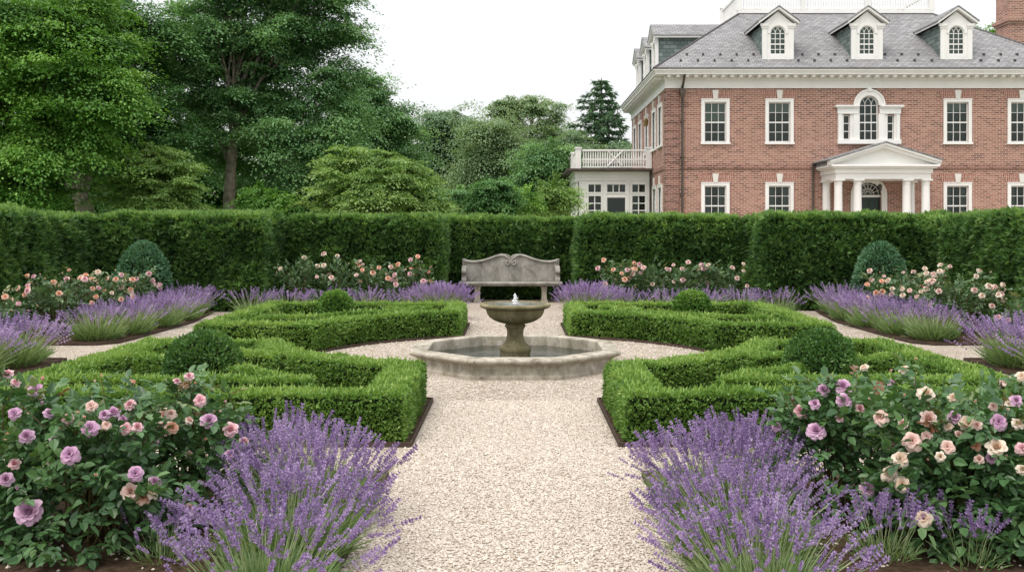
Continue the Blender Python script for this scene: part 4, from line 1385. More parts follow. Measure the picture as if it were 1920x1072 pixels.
def tree(label, base, lobes, mat, n_cl, per, leaf, cl=0.5, trunk_r=0.2, fork=3.0, bark='bark', lean=(0, 0), group=None, name='tree', limbs=2, seed=0, flat=0.42, knots=None, cat='tree', shell=0.45):
    n_cl = int(n_cl * 0.62); per = int(per * 2.3); leaf = leaf * 0.95; cl *= 1.08; far = base[1] > 40; leaf *= 0.70 if far else 0.76; per = int(per * (1.75 if far else 1.45)); n_cl = int(n_cl * 1.1); cl *= 0.9; shell = max(shell, 0.5)
    r_ = np.random.default_rng(seed + 100)
    t = thing(name, label, cat, (base[0], base[1], 0), group=group)
    lob = np.array(lobes, float)
    area = lob[:, 3] * lob[:, 5]
    idx = r_.choice(len(lob), n_cl, p=area / area.sum())
    d = unit(r_.normal(0, 1, (n_cl, 3)))
    rad = shell + (1 - shell) * r_.random(n_cl) ** 0.6
    rad = rad * (1 + 0.30 * vnoise(d * 2.4 + idx[:, None] * 3.7, seed))
    rad = np.where(r_.random(n_cl) < 0.20, rad * r_.uniform(1.05, 1.32, n_cl), rad)     # shoots that break the outline
    Cc = lob[idx, :3] + d * lob[idx, 3:] * rad[:, None]
    ok = Cc[:, 2] > 0.35
    Cc, d, idx = Cc[ok], d[ok], idx[ok]
    n = len(Cc)
    rc = cl * r_.uniform(0.45, 1.45, n)
    # leaves of each spray: a drooping, flattened fan, brighter sprays on the outside
    m = per
    q = np.clip(r_.normal(0, 0.5, (n, m, 3)), -1.05, 1.05)
    od = unit(d * [1, 1, 0.15])                       # sprays reach outwards in tiers
    sd = np.cross(od, [0, 0, 1.0])
    ql = q[..., 0] * 1.45 + 0.3; qs = q[..., 1] * 0.8
    slope = r_.uniform(-0.40, 0.55, n)[:, None]     # some sprays hang, some reach up
    qz = q[..., 2] * flat * 0.62
    rho = np.hypot(ql - 0.1, qs)
    q = ql[..., None] * od[:, None, :] + qs[..., None] * sd[:, None, :]
    q[..., 2] += qz * 0.9 - 0.26 * rho ** 2 + slope * ql
    P = Cc[:, None, :] + q * rc[:, None, None]
    out = unit((ql - 0.1)[..., None] * od[:, None, :] + qs[..., None] * sd[:, None, :] + 1e-6)
    D = out + r_.normal(0, 0.45, q.shape) - [0, 0, 0.25]
    Nn = np.array([0, 0, 1.0]) - slope[..., None] * od[:, None, :] + 0.75 * out * np.minimum(rho, 1.2)[..., None] + r_.normal(0, 0.13, q.shape)
    P, D, Nn = P.reshape(-1, 3), D.reshape(-1, 3), Nn.reshape(-1, 3)
    L = leaf * r_.uniform(0.65, 1.3, len(P))
    V, F = leaves(P, D, Nn, L, L * 0.62, 0.12, 0.1)
    ctint = 0.45 + 0.24 * vnoise(Cc * 0.55, seed + 2) + r_.normal(0, 0.19, n)
    tint = np.clip(np.repeat(ctint, m) + r_.normal(0, 0.08, len(P)), 0, 1)
    link('crown', np_mesh('crown', V, F, tint), TREEMAT[mat], t)
    # trunk and limbs
    b0 = np.array([base[0], base[1], -0.1]); f0 = np.array([base[0] + lean[0], base[1] + lean[1], fork])
    parts = []
    if knots:
        tp = np.array(knots, float)
        parts.append(tube(tp, np.linspace(trunk_r, trunk_r * 0.35, len(tp)) * np.r_[1.25, np.ones(len(tp) - 1)], 10))
        f0 = tp[len(tp) // 2]; starts = tp[3:]
    else:
        tp = np.array([b0, b0 * 0.75 + f0 * 0.25, b0 * 0.4 + f0 * 0.6 + [0.02, 0, 0], f0])
        parts.append(tube(tp, trunk_r * np.array([1.35, 1.0, 0.9, 0.8]), 10)); starts = np.array([f0])
    big = np.argsort(-lob[:, 3] * lob[:, 5])[:9 if knots else 12]
    for i, l in ((int(k), lob[k]) for k in big):
        s = starts[np.argmin(np.abs(starts[:, 2] - (l[2] - 0.45 * abs(l[2])) ))]
        e = l[:3] + r_.normal(0, 0.1, 3)
        mid = s * 0.55 + e * 0.45 + [0, 0, 0.10 * np.linalg.norm(e - s)] + r_.normal(0, 0.12, 3)
        w = trunk_r * 0.42
        parts.append(tube(np.array([s, s * .7 + mid * .3 + [0, 0, .03], mid, e]), [w, w * .8, w * .6, w * .3], 6))
        mine = np.flatnonzero(idx == i)
        for c in mine[:max(2, int(limbs * 4))]:
            pm = (e + mid) / 2 + r_.normal(0, 0.1, 3)
            parts.append(tube(np.array([mid if r_.random() < .5 else e, pm * .5 + Cc[c] * .5, Cc[c]]), [w * .3, w * .2, w * .07], 4))
    V, F = merge(parts)
    link('trunk', np_mesh('trunk', V, F, smooth=True), M[bark], t)
    return t


GB = 'trees beyond the hedge'
Y = 22.6 + 2.0
tree('big leafy tree at the left margin with light green sprays hanging in tiers', (-13.2, 24.6), lobes_px([(40, 25, 110, 22), (150, 15, 75, 20, 1), (85, 72, 95, 20), (180, 82, 50, 15, .5), (15, 118, 90, 22), (122, 130, 85, 19, -.4), (196, 165, 48, 15), (60, 178, 95, 20, .3), (150, 205, 66, 17, -.5), (212, 213, 34, 10), (25, 236, 90, 20), (118, 260, 72, 17), (180, 272, 30, 10), (55, 296, 85, 18, -.5), (5, 345, 85, 18), (45, 368, 55, 14)], 24.0), 'near', 1050, 95, 0.125, 0.55, 0.34, 2.2, 'bark_dark', group=GB, seed=1, flat=0.36)
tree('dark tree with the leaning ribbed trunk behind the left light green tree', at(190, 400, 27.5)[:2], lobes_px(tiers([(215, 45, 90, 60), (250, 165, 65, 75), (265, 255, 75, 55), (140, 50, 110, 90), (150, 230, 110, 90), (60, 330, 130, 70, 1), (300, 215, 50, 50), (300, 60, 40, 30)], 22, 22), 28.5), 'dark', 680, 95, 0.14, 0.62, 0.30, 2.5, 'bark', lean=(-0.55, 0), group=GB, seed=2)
mk = [(at(428, 400, 31)[0], 31, 0), (at(426, 400, 31)[0], 31, 1.2), (at(430, 370, 31)[0], 31, 2.75), (at(433, 318, 31)[0], 31, 3.65), (at(437, 260, 31)[0], 31, 4.7), (at(441, 195, 31)[0], 31, 5.8), (at(446, 120, 31)[0], 31.1, 7.1), (at(455, 40, 31)[0], 31.2, 8.6)]
tree('tall maple with the straight pale trunk, crown rising out of the picture', (mk[0][0], 31), lobes_px(tiers([(470, 30, 150, 70), (375, 75, 75, 80), (585, 60, 80, 60), (455, 140, 100, 50, 1.6), (560, 165, 100, 60), (600, 250, 80, 50), (355, 225, 62, 50), (575, 318, 82, 38), (500, -60, 150, 80), (640, 70, 30, 22), (560, 235, 70, 50), (640, 170, 45, 50), (340, 150, 60, 50), (400, 275, 55, 40, 1.9), (480, 295, 60, 40, 2.1), (440, 205, 85, 45, 1.9), (470, 100, 110, 50, 1.5), (462, 215, 34, 15, -.8), (408, 246, 34, 14, -.8), (482, 180, 44, 16, -.8), (420, 180, 34, 15, -.6), (530, 262, 50, 34, -1)], 19, 19), 31), 'maple', 1250, 95, 0.135, 0.60, 0.23, 3.5, 'bark', group=GB, seed=3, knots=mk)
tree('small light green tree in the shade between the two left trunks', at(290, 400, 25.5)[:2], lobes_px([(310, 290, 40, 13), (280, 312, 44, 14, -.4), (335, 318, 34, 13), (255, 342, 40, 14), (310, 348, 48, 16, -.5), (352, 350, 22, 12), (240, 374, 26, 12), (295, 378, 55, 16, -.5), (345, 382, 28, 14)], 25.5), 'light', 300, 60, 0.11, 0.32, 0.06, 1.6, 'bark_dark', group=GB, seed=4, flat=0.28)
tree('low shrub with pale leaves at the foot of the tall maple', at(480, 400, 27)[:2], lobes_px([(488, 378, 26, 14), (505, 388, 18, 10), (478, 366, 14, 9)], 27), 'near', 90, 70, 0.12, 0.35, 0.04, 1.2, 'bark_dark', group=GB, seed=5, name='shrub', cat='shrub')
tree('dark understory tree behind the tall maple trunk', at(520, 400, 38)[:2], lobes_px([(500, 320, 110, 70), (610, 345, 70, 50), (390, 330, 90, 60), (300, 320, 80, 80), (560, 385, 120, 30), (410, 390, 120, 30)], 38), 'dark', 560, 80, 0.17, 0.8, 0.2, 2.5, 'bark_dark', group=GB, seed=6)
tree('rounded green tree on the right of the maple, its edge against the sky', at(705, 400, 41)[:2], lobes_px(tiers([(700, 225, 55, 55), (735, 270, 42, 45), (670, 290, 60, 70), (742, 215, 22, 26), (688, 165, 32, 28), (720, 330, 60, 50), (655, 215, 40, 60)], 15, 15), 41), 'maple', 560, 85, 0.165, 0.75, 0.25, 3.5, group=GB, seed=7)
tree('broad light green dogwood shrub in layers just behind the hedge', at(715, 400, 25)[:2], lobes_px([(686, 268, 15, 8), (672, 282, 26, 9), (712, 288, 24, 9), (700, 308, 46, 16), (745, 312, 30, 13), (660, 332, 40, 15, -.5), (720, 336, 50, 18, -.8), (775, 338, 36, 15), (628, 318, 22, 8), (640, 362, 44, 15), (705, 368, 55, 20, -1), (770, 372, 48, 18, -.4), (812, 372, 20, 14), (612, 386, 26, 11), (680, 392, 80, 14), (800, 392, 40, 12), (726, 290, 16, 9), (650, 300, 16, 7)], 25), 'light', 460, 60, 0.105, 0.30, 0.06, 1.4, 'bark_dark', group=GB, seed=8, flat=0.24, shell=0.3)
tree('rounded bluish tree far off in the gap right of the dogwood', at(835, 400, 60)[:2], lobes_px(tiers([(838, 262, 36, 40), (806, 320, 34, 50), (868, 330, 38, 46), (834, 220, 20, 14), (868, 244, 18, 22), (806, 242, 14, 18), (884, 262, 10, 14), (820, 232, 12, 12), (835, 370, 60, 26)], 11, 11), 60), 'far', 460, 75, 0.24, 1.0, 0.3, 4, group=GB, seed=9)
tree('pale soft willow like tree in the middle of the far treeline', at(930, 400, 52)[:2], lobes_px(tiers([(922, 258, 34, 32), (912, 320, 42, 46), (962, 318, 28, 44), (932, 232, 20, 14), (900, 262, 16, 22), (958, 276, 18, 20), (935, 372, 60, 26)], 12, 12), 52), 'farlight_hazed', 430, 80, 0.20, 0.85, 0.28, 4, group=GB, seed=10, flat=0.7)
tree('tall far tree, left of the three tops above the treeline', at(952, 400, 74)[:2], lobes_px([(952, 196, 17, 22), (936, 212, 11, 14), (962, 218, 13, 16), (945, 240, 24, 16), (960, 300, 50, 50)], 74), 'farlight_hazed', 260, 60, 0.25, 0.75, 0.25, 6, group=GB, seed=11)
tree('tall far tree, middle of the three tops above the treeline', at(998, 400, 73)[:2], lobes_px([(1000, 188, 14, 18), (992, 206, 12, 14), (1010, 208, 11, 15), (1000, 240, 18, 18), (1000, 272, 34, 22), (1005, 330, 50, 50)], 73), 'farlight_hazed', 260, 60, 0.25, 0.75, 0.25, 6, group=GB, seed=12)
tree('tall far tree, right of the three tops above the treeline', at(1038, 400, 75)[:2], lobes_px([(1036, 204, 12, 16), (1046, 222, 9, 14), (1028, 232, 12, 14), (1042, 252, 16, 16), (1040, 285, 30, 24), (1045, 340, 40, 50)], 75), 'farlight_hazed', 240, 60, 0.25, 0.75, 0.25, 6, group=GB, seed=13)
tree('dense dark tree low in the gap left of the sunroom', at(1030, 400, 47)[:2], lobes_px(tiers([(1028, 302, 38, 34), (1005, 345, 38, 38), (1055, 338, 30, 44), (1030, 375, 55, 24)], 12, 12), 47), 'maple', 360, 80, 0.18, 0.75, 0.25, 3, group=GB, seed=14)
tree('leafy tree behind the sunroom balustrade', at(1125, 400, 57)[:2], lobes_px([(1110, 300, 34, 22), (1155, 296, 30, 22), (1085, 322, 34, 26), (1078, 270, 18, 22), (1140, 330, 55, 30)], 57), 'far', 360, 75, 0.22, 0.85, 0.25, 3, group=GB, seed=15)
tree('low round bush right of the dogwood, behind the hedge', at(862, 400, 30)[:2], lobes_px([(862, 378, 26, 20), (845, 385, 16, 12)], 30), 'maple', 110, 70, 0.12, 0.34, 0.04, 0.9, 'bark_dark', group=GB, seed=16, name='shrub', cat='shrub')
tree('dark vine covered dome shaped bush behind the hedge', at(928, 400, 29)[:2], lobes_px([(927, 374, 30, 30), (925, 352, 16, 10)], 29), 'dark', 200, 70, 0.115, 0.26, 0.04, 0.9, 'bark_dark', group=GB, seed=17, name='shrub', cat='shrub', shell=0.7)
tree('small bush between the dome shaped bush and the pale one', at(972, 400, 31)[:2], lobes_px([(970, 380, 20, 16)], 31), 'near', 60, 65, 0.12, 0.32, 0.03, 0.8, 'bark_dark', group=GB, seed=18, name='shrub', cat='shrub')
tree('pale green bush at the left corner of the sunroom', at(1038, 400, 33)[:2], lobes_px([(1042, 372, 28, 22), (1018, 384, 20, 14), (1056, 362, 14, 12)], 33), 'light', 130, 65, 0.12, 0.36, 0.04, 0.9, 'bark_dark', group=GB, seed=19, name='shrub', cat='shrub')
tree('distant tree top showing behind the roof by the chimney', at(1862, 400, 62)[:2], lobes_px([(1846, 62, 16, 16), (1872, 66, 22, 14), (1860, 130, 50, 60)], 62), 'near', 150, 70, 0.22, 0.75, 0.25, 8, group=GB, seed=20)
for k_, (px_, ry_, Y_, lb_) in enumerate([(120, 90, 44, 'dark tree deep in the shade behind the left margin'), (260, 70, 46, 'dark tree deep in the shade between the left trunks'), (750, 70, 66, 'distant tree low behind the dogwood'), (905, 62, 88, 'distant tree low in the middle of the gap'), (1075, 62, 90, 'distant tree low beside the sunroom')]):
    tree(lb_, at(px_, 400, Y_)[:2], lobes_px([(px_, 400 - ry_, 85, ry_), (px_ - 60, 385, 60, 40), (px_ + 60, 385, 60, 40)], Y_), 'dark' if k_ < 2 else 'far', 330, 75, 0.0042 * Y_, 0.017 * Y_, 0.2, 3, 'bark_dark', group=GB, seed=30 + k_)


def conifer(label, base, top, half, seed=0):
    """Spruce: straight stem with whorls of drooping boughs, needles along each bough."""
    r_ = np.random.default_rng(seed)
    t = thing('conifer', label, 'conifer', (base[0], base[1], 0), group=GB)
    parts = [tube(np.array([(base[0], base[1], -.1), (base[0], base[1], top * .5), (base[0], base[1], top)]), [.3, .17, .02], 8)]
    P, D, Nn = [], [], []
    z = 2.0
    while z < top - 0.15:
        f = (top - z) / (top - 2.0)
        k = int(5 + 4 * f)
        for a in np.linspace(0, 2 * PI, k, endpoint=False) + r_.uniform(0, 6):
            L = (half * f ** 0.80 + 0.15) * r_.uniform(0.55, 1.25)
            ns = int(16 + L * 52)
            s = np.sort(r_.random(ns)) ** 0.8
            dr = np.array([math.cos(a), math.sin(a)])
            zz = z + L * (0.22 * s - 0.38 * s ** 2 + 0.15 * s ** 4) + r_.normal(0, .05, ns)
            side = r_.normal(0, 0.13, ns) * (0.4 + L * 0.5) * (1.1 - s)
            p = np.column_stack([base[0] + dr[0] * L * s - dr[1] * side, base[1] + dr[1] * L * s + dr[0] * side, zz - np.abs(side) * 0.4])
            P.append(p)
            D.append(np.column_stack([dr[0] + r_.normal(0, .6, ns), dr[1] + r_.normal(0, .6, ns), r_.normal(-0.25, .4, ns)]))
            Nn.append(np.column_stack([r_.normal(0, .4, ns), r_.normal(0, .4, ns), np.ones(ns)]))
            if r_.random() < .6:
                parts.append(tube(np.array([(base[0], base[1], z), (base[0] + dr[0] * L * .5, base[1] + dr[1] * L * .5, z + L * .03), (base[0] + dr[0] * L * .9, base[1] + dr[1] * L * .9, z - L * .05)]), [.035, .02, .008], 4))
        z += 0.34 + 0.16 * r_.random()
    P, D, Nn = map(np.concatenate, (P, D, Nn))
    V, F = leaves(P, D, Nn, r_.uniform(.2, .42, len(P)), .11, .1, .15)
    tint = np.clip(.45 + .2 * vnoise(P * .8, 4) + r_.normal(0, .14, len(P)), 0, 1)
    link('crown', np_mesh('crown', V, F, tint), TREEMAT['needle'], t)
    V, F = merge(parts)
    link('trunk', np_mesh('trunk', V, F, smooth=True), M['bark_dark'], t)


cx, cy, cz = at(1128, 146, 60)
conifer('spruce with a pointed top left of the house', (cx, cy), cz, 4.6, 5)

# ============================================================ THE HOUSE
HX0, HX1, HY0, HY1 = 6.0, 22.0, 37.0, 48.0
HC = 14.0
WT = 7.24            # top of the brickwork
house = thing('brick_house', 'large red brick house with white trim, slate hip roof and three front dormers', 'house', (HC, 37.0, 0))


def hole_grid(u0, u1, z0, z1, holes):
    us = sorted({u0, u1, *[h[0] for h in holes], *[h[1] for h in holes]})
    zs = sorted({z0, z1, *[h[2] for h in holes], *[h[3] for h in holes]})
    for i in range(len(us) - 1):
        for j in range(len(zs) - 1):
            uc, zc = (us[i] + us[i + 1]) / 2, (zs[j] + zs[j + 1]) / 2
            if any(h[0] < uc < h[1] and h[2] < zc < h[3] for h in holes): continue
            yield us[i], us[i + 1], zs[j], zs[j + 1]


def wall_front(mb, y, u0, u1, z0, z1, holes, depth=0.16):
    for a, b, c, d in hole_grid(u0, u1, z0, z1, holes):
        mb.add([(a, y, c), (b, y, c), (b, y, d), (a, y, d)], [(0, 1, 2, 3)])
    for a, b, c, d in holes:
        for p, q in (((a, c), (b, c)), ((b, c), (b, d)), ((b, d), (a, d)), ((a, d), (a, c))):
            mb.add([(p[0], y, p[1]), (q[0], y, q[1]), (q[0], y + depth, q[1]), (p[0], y + depth, p[1])], [(3, 2, 1, 0)])


def wall_left(mb, x, u0, u1, z0, z1, holes, depth=0.16):
    for a, b, c, d in hole_grid(u0, u1, z0, z1, holes):
        mb.add([(x, b, c), (x, a, c), (x, a, d), (x, b, d)], [(0, 1, 2, 3)])
    for a, b, c, d in holes:
        for p, q in (((a, c), (b, c)), ((b, c), (b, d)), ((b, d), (a, d)), ((a, d), (a, c))):
            mb.add([(x, p[0], p[1]), (x, q[0], q[1]), (x + depth, q[0], q[1]), (x + depth, p[0], p[1])], [(0, 1, 2, 3)])


# regular sash windows: opening 0.86 wide, 1.60 high
OW, OH = 0.86, 1.60
UP_Z, LO_Z = 5.10, 1.79
front_x = [7.93, 10.47, 17.53, 20.07]
side_y_up = [38.55, 40.25, 42.45, 44.7, 46.7]
side_y_lo = [38.55, 40.1]
holes = [(x - OW / 2, x + OW / 2, z, z + OH) for x in front_x for z in (UP_Z, LO_Z)]
PAL = (HC - 0.375, HC + 0.375, 5.22, 6.94)
PALS = [(HC - 1.0, HC - 0.74, 5.22, 6.18), (HC + 0.74, HC + 1.0, 5.22, 6.18)]
DOOR = (HC - 0.5, HC + 0.5, 0.86, 3.51)
fh = holes + [PAL, DOOR] + PALS
mb = MB()
wall_front(mb, HY0, HX0, HX1, 0, WT, fh)
sh = [(y - OW / 2, y + OW / 2, UP_Z, UP_Z + OH) for y in side_y_up] + [(y - OW / 2, y + OW / 2, LO_Z, LO_Z + OH) for y in side_y_lo]
wall_left(mb, HX0, HY0, HY1, 0, WT, sh)
mb.add([(HX1, HY0, 0), (HX1, HY1, 0), (HX1, HY1, WT), (HX1, HY0, WT)], [(0, 1, 2, 3)])
mb.add([(HX1, HY1, 0), (HX0, HY1, 0), (HX0, HY1, WT), (HX1, HY1, WT)], [(0, 1, 2, 3)])
mb.build('wall', M['brick'], house, uv=True)
# dim rooms behind the openings
mb = MB()
mb.box(HX0 + 0.9, HX1 - 0.3, HY0 + 0.9, HY1 - 0.3, 0.2, WT - 0.1)
mb.build('interior', M['room'], house)

# quoin at the corner: raised bands of brick
mb = MB()
z = 0.3; k = 0
while z < WT - 0.05:
    top = min(z + 0.235, WT - 0.01)
    mb.box(HX0 - 0.035, HX0 + 0.50, HY0 - 0.035, HY0 + 0.50, z, top)
    z += 0.31; k += 1
mb.build('quoin', M['brick_dark'], house, uv=True)
mb = MB()
z = 0.3
while z < WT - 0.05:
    top = min(z + 0.235, WT - 0.01)
    mb.box(HX1 - 0.50, HX1 + 0.035, HY0 - 0.035, HY0 + 0.50, z, top)
    z += 0.31
mb.build('quoin', M['brick_dark'], house, uv=True)
# belt course
mb = MB()
mb.box(HX0 + 0.50, HX1 - 0.50, HY0 - 0.045, HY0 - 0.002, 4.06, 4.22)
mb.box(HX0 - 0.045, HX0 - 0.002, HY0 + 0.50, HY1, 4.06, 4.22)
mb.build('belt_course', M['brick_dark'], house, uv=True)

# ---- window kit
def sash_window(x, z, ax='front', blind=0.0, curtain=False, kit={}):
    """One window as a part of the house: frame, with bars, pane, blind, keystone and lintel under it."""
    if not kit:
        f = MB()
        f.box(-0.56, -0.43, -0.045, 0.04, 0.0, 1.70); f.box(0.43, 0.56, -0.045, 0.04, 0.0, 1.70)
        f.box(-0.43, 0.43, -0.045, 0.04, 1.60, 1.70)
        f.box(-0.575, 0.575, -0.06, 0.04, 1.70, 1.735)
        f.box(-0.59, 0.59, -0.085, 0.04, -0.075, 0.0)
        f.box(-0.43, -0.395, 0.04, 0.10, 0.0, 1.60); f.box(0.395, 0.43, 0.04, 0.10, 0.0, 1.60)
        f.box(-0.395, 0.395, 0.04, 0.10, 1.555, 1.60); f.box(-0.395, 0.395, 0.04, 0.10, 0.0, 0.055)
        f.box(-0.395, 0.395, 0.05, 0.10, 0.775, 0.825)
        kit['frame'] = f
        b = MB()
        for u in (-0.132, 0.132):
            b.box(u - 0.009, u + 0.009, 0.058, 0.088, 0.055, 0.775); b.box(u - 0.009, u + 0.009, 0.058, 0.088, 0.825, 1.555)
        for w in (0.415, 1.19):
            for u0, u1 in ((-0.395, -0.1445), (-0.1195, 0.1195), (0.1445, 0.395)):
                b.box(u0, u1, 0.058, 0.088, w - 0.009, w + 0.009)
        kit['bars'] = b
        g = MB(); g.add([(-0.41, 0.093, 0.02), (0.41, 0.093, 0.02), (0.41, 0.093, 1.58), (-0.41, 0.093, 1.58)], [(0, 1, 2, 3)])
        kit['pane'] = g
        k = MB(); k.prism([(-0.085, 1.735), (0.085, 1.735), (0.125, 2.07), (-0.125, 2.07)], -0.075, -0.004)
        kit['key'] = k
        l = MB()
        l.prism([(-0.60, 1.735), (-0.088, 1.735), (-0.128, 2.05), (-0.74, 2.05)], -0.02, -0.004)
        l.prism([(0.088, 1.735), (0.60, 1.735), (0.74, 2.05), (0.128, 2.05)], -0.02, -0.004)
        kit['lintel'] = l
        for q in ('frame', 'bars', 'pane', 'key', 'lintel'):
            me = bpy.data.meshes.new('window_' + q)
            me.from_pydata(kit[q].v, [], kit[q].f); me.update(); me.shade_flat()
            if q == 'lintel': auto_uv(me)
            me.materials.append(M[{'frame': 'white', 'bars': 'white', 'pane': 'glass', 'key': 'keystone', 'lintel': 'lintel'}[q]])
            kit[q + '_me'] = me
    w = bpy.data.objects.new('window', kit['frame_me']); COL.objects.link(w); w.parent = house
    o = ORIG[house.name]
    if ax == 'front':
        w.location = (x - o.x, HY0 - o.y, z)
    else:
        w.location = (HX0 - o.x, x - o.y, z); w.rotation_euler = (0, 0, -PI / 2)
    subs = [('glazing_bars', 'bars'), ('pane', 'pane')]
    subs += [('keystone', 'key'), ('lintel', 'lintel')]
    for nm, q in subs:
        c = bpy.data.objects.new(nm, kit[q + '_me']); COL.objects.link(c); c.parent = w
    if blind:
        mb = MB(); mb.box(-0.40, 0.40, 0.13, 0.145, 1.57 - blind, 1.575)
        c = mb.build('blind', M['blind'], None, local=True); c.parent = w
    if curtain:
        mb = MB()
        for s in (-1, 1):
            pts = [(s * (0.16 + 0.24 * i / 8), 0.20 + 0.02 * math.sin(i * 2.1)) for i in range(9)]
            V = [(u, y, 0.05) for u, y in pts] + [(u, y, 1.56) for u, y in pts]
            mb.add(V, [(i, i + 1, i + 10, i + 9) for i in range(8)])
        c = mb.build('curtain', M['curtain'], None, local=True); c.parent = w
    return w


for x, bl in zip(front_x, (0.78, 0.34, 0.30, 0.36)):
    sash_window(x, UP_Z, blind=bl)
for x in front_x:
    sash_window(x, LO_Z, curtain=True)
for y in side_y_up: sash_window(y, UP_Z, 'side')
for y in side_y_lo: sash_window(y, LO_Z, 'side')

# ---- Palladian window
def part(name, mb, m, parent=house, **k):
    return mb.build(name, m, parent, **k)


def arched_bars(cx, zb, zs, r, y0, y1, cols=3, rows=4, w=0.025):
    """Glazing bars for a round-headed sash: a grid below the spring, intersecting arcs above."""
    b = MB()
    W = 2 * r
    for i in range(1, cols):
        u = cx - r + W * i / cols
        b.box(u - w / 2, u + w / 2, y0, y1, zb, zs)
    for j in range(1, rows):
        zz = zb + (zs - zb) * j / rows
        ww = w * (1.9 if j == rows // 2 else 1)
        b.box(cx - r, cx + r, y0 + 0.003, y1 - 0.003, zz - ww / 2, zz + ww / 2)
    b.box(cx - r, cx + r, y0 + 0.003, y1 - 0.003, zs - w / 2, zs + w / 2)
    step = W / cols
    # gothic tracery: arcs of the head's radius from each bar
    for i in range(1, cols):
        u = cx - r + step * i
        for s in (-1, 1):
            cc = u + s * r
            pts = []
            for k in range(13):
                a = k / 12 * PI / 2
                x = cc - s * r * math.cos(a); zz = zs + r * math.sin(a)
                if (x - cx) ** 2 + (zz - zs) ** 2 > (r * 0.99) ** 2: break
                pts.append((x, (y0 + y1) / 2, zz))
            if len(pts) > 2: b.tube(pts, [w * 0.5] * len(pts), 4)
    return b


pal = MB()
y0 = HY0
# side lights casing, pilasters, entablatures, sill
for s in (-1, 1):
    c = HC + s * 0.87
    pal.box(HC + min(s * 0.375, s * 0.62), HC + max(s * 0.375, s * 0.62), y0 - 0.10, y0 - 0.002, 5.20, 6.22)
    pal.box(HC + min(s * 1.08, s * 1.22), HC + max(s * 1.08, s * 1.22), y0 - 0.10, y0 - 0.002, 5.20, 6.22)
    pal.box(c - 0.25 + (0.0 if s > 0 else 0.04), c + 0.25 - (0.04 if s > 0 else 0.0), y0 - 0.055, y0 - 0.002, 6.18, 6.22) if False else None
    pal.box(HC + min(s * 0.62, s * 0.74), HC + max(s * 0.62, s * 0.74), y0 - 0.055, y0 - 0.002, 5.20, 6.22)
    pal.box(HC + min(s * 1.00, s * 1.08), HC + max(s * 1.00, s * 1.08), y0 - 0.055, y0 - 0.002, 5.20, 6.22)
    pal.box(HC + min(s * 0.42, s * 1.25), HC + max(s * 0.42, s * 1.25), y0 - 0.12, y0 - 0.002, 6.22, 6.44)
    pal.box(HC + min(s * 0.42, s * 1.29), HC + max(s * 0.42, s * 1.29), y0 - 0.16, y0 - 0.002, 6.44, 6.49)
    pal.box(HC + min(s * 0.42, s * 1.35), HC + max(s * 0.42, s * 1.35), y0 - 0.21, y0 - 0.002, 6.49, 6.56)
pal.ring_arc(HC, 6.565, 0.375, 0.60, 0, PI, y0 - 0.12, y0 - 0.002, 28)
pal.ring_arc(HC, 6.565, 0.565, 0.63, 0, PI, y0 - 0.15, y0 - 0.122, 28)
pal.box(HC - 1.25, HC + 1.25, y0 - 0.16, y0 - 0.002, 5.03, 5.20)
pal.prism([(HC - 0.06, 7.10), (HC + 0.06, 7.10), (HC + 0.085, 7.235), (HC - 0.085, 7.235)], y0 - 0.17, y0 - 0.002)
pw = pal.build('palladian_window', M['white'], house, bevel=0.006)
b = arched_bars(HC, 5.22, 6.565, 0.375, y0 + 0.03, y0 + 0.06, 3, 4)
b.ring_arc(HC, 6.565, 0.335, 0.374, 0, PI, y0 + 0.02, y0 + 0.07, 24)
for s in (-1, 1):
    b.box(HC + s * 0.355 - 0.019, HC + s * 0.355 + 0.019, y0 + 0.02, y0 + 0.07, 5.22, 6.56)
    a0, a1 = HC + s * 0.87 - 0.13, HC + s * 0.87 + 0.13
    b.box(a0, a0 + 0.03, y0 + 0.02, y0 + 0.07, 5.22, 6.18); b.box(a1 - 0.03, a1, y0 + 0.02, y0 + 0.07, 5.22, 6.18)
    for zz in (5.235, 5.54, 5.855, 6.165):
        b.box(a0 + 0.03, a1 - 0.03, y0 + 0.025, y0 + 0.065, zz - 0.015, zz + 0.015)
b.build('glazing_bars', M['white'], pw)
g = MB()
for a0, a1, c0, c1 in [PAL] + PALS:
    g.add([(a0, y0 + 0.075, c0), (a1, y0 + 0.075, c0), (a1, y0 + 0.075, c1), (a0, y0 + 0.075, c1)], [(0, 1, 2, 3)])
g.build('pane', M['glass'], pw)

# ---- entrance door with fanlight
d = MB()
d.box(HC - 0.46, HC + 0.46, y0 + 0.10, y0 + 0.15, 0.9, 2.93)
for cx in (-0.22, 0.22):
    for z0_, z1_ in ((1.05, 1.65), (1.8, 2.8)):
        d.box(HC + cx - 0.16, HC + cx + 0.16, y0 + 0.085, y0 + 0.102, z0_, z1_)
door = d.build('door', M['door'], house, bevel=0.006)
k = MB(); k.lathe([(0.0, 1.86), (0.03, 1.87), (0.035, 1.90), (0.02, 1.93), (0.0, 1.935)], (HC + 0.38, y0 + 0.06), 12)
k.build('door_knob', M['brass'], door, smooth=50)
s_ = MB()
s_.ring_arc(HC, 3.01, 0.50, 0.72, 0, PI, y0 - 0.08, y0 - 0.002, 28)
for s in (-1, 1): s_.box(HC + s * 0.61 - 0.11, HC + s * 0.61 + 0.11, y0 - 0.08, y0 - 0.002, 0.86, 3.01)
s_.box(HC - 0.50, HC + 0.50, y0 + 0.02, y0 + 0.12, 2.93, 3.02)
s_.build('door_surround', M['white'], house, bevel=0.006)
fl = MB()
for r in (0.24, 0.42):
    pts = [(HC + r * math.cos(a), y0 + 0.05, 3.03 + r * math.sin(a)) for a in np.linspace(0, PI, 19)]
    fl.tube(pts, [0.012] * 19, 4)
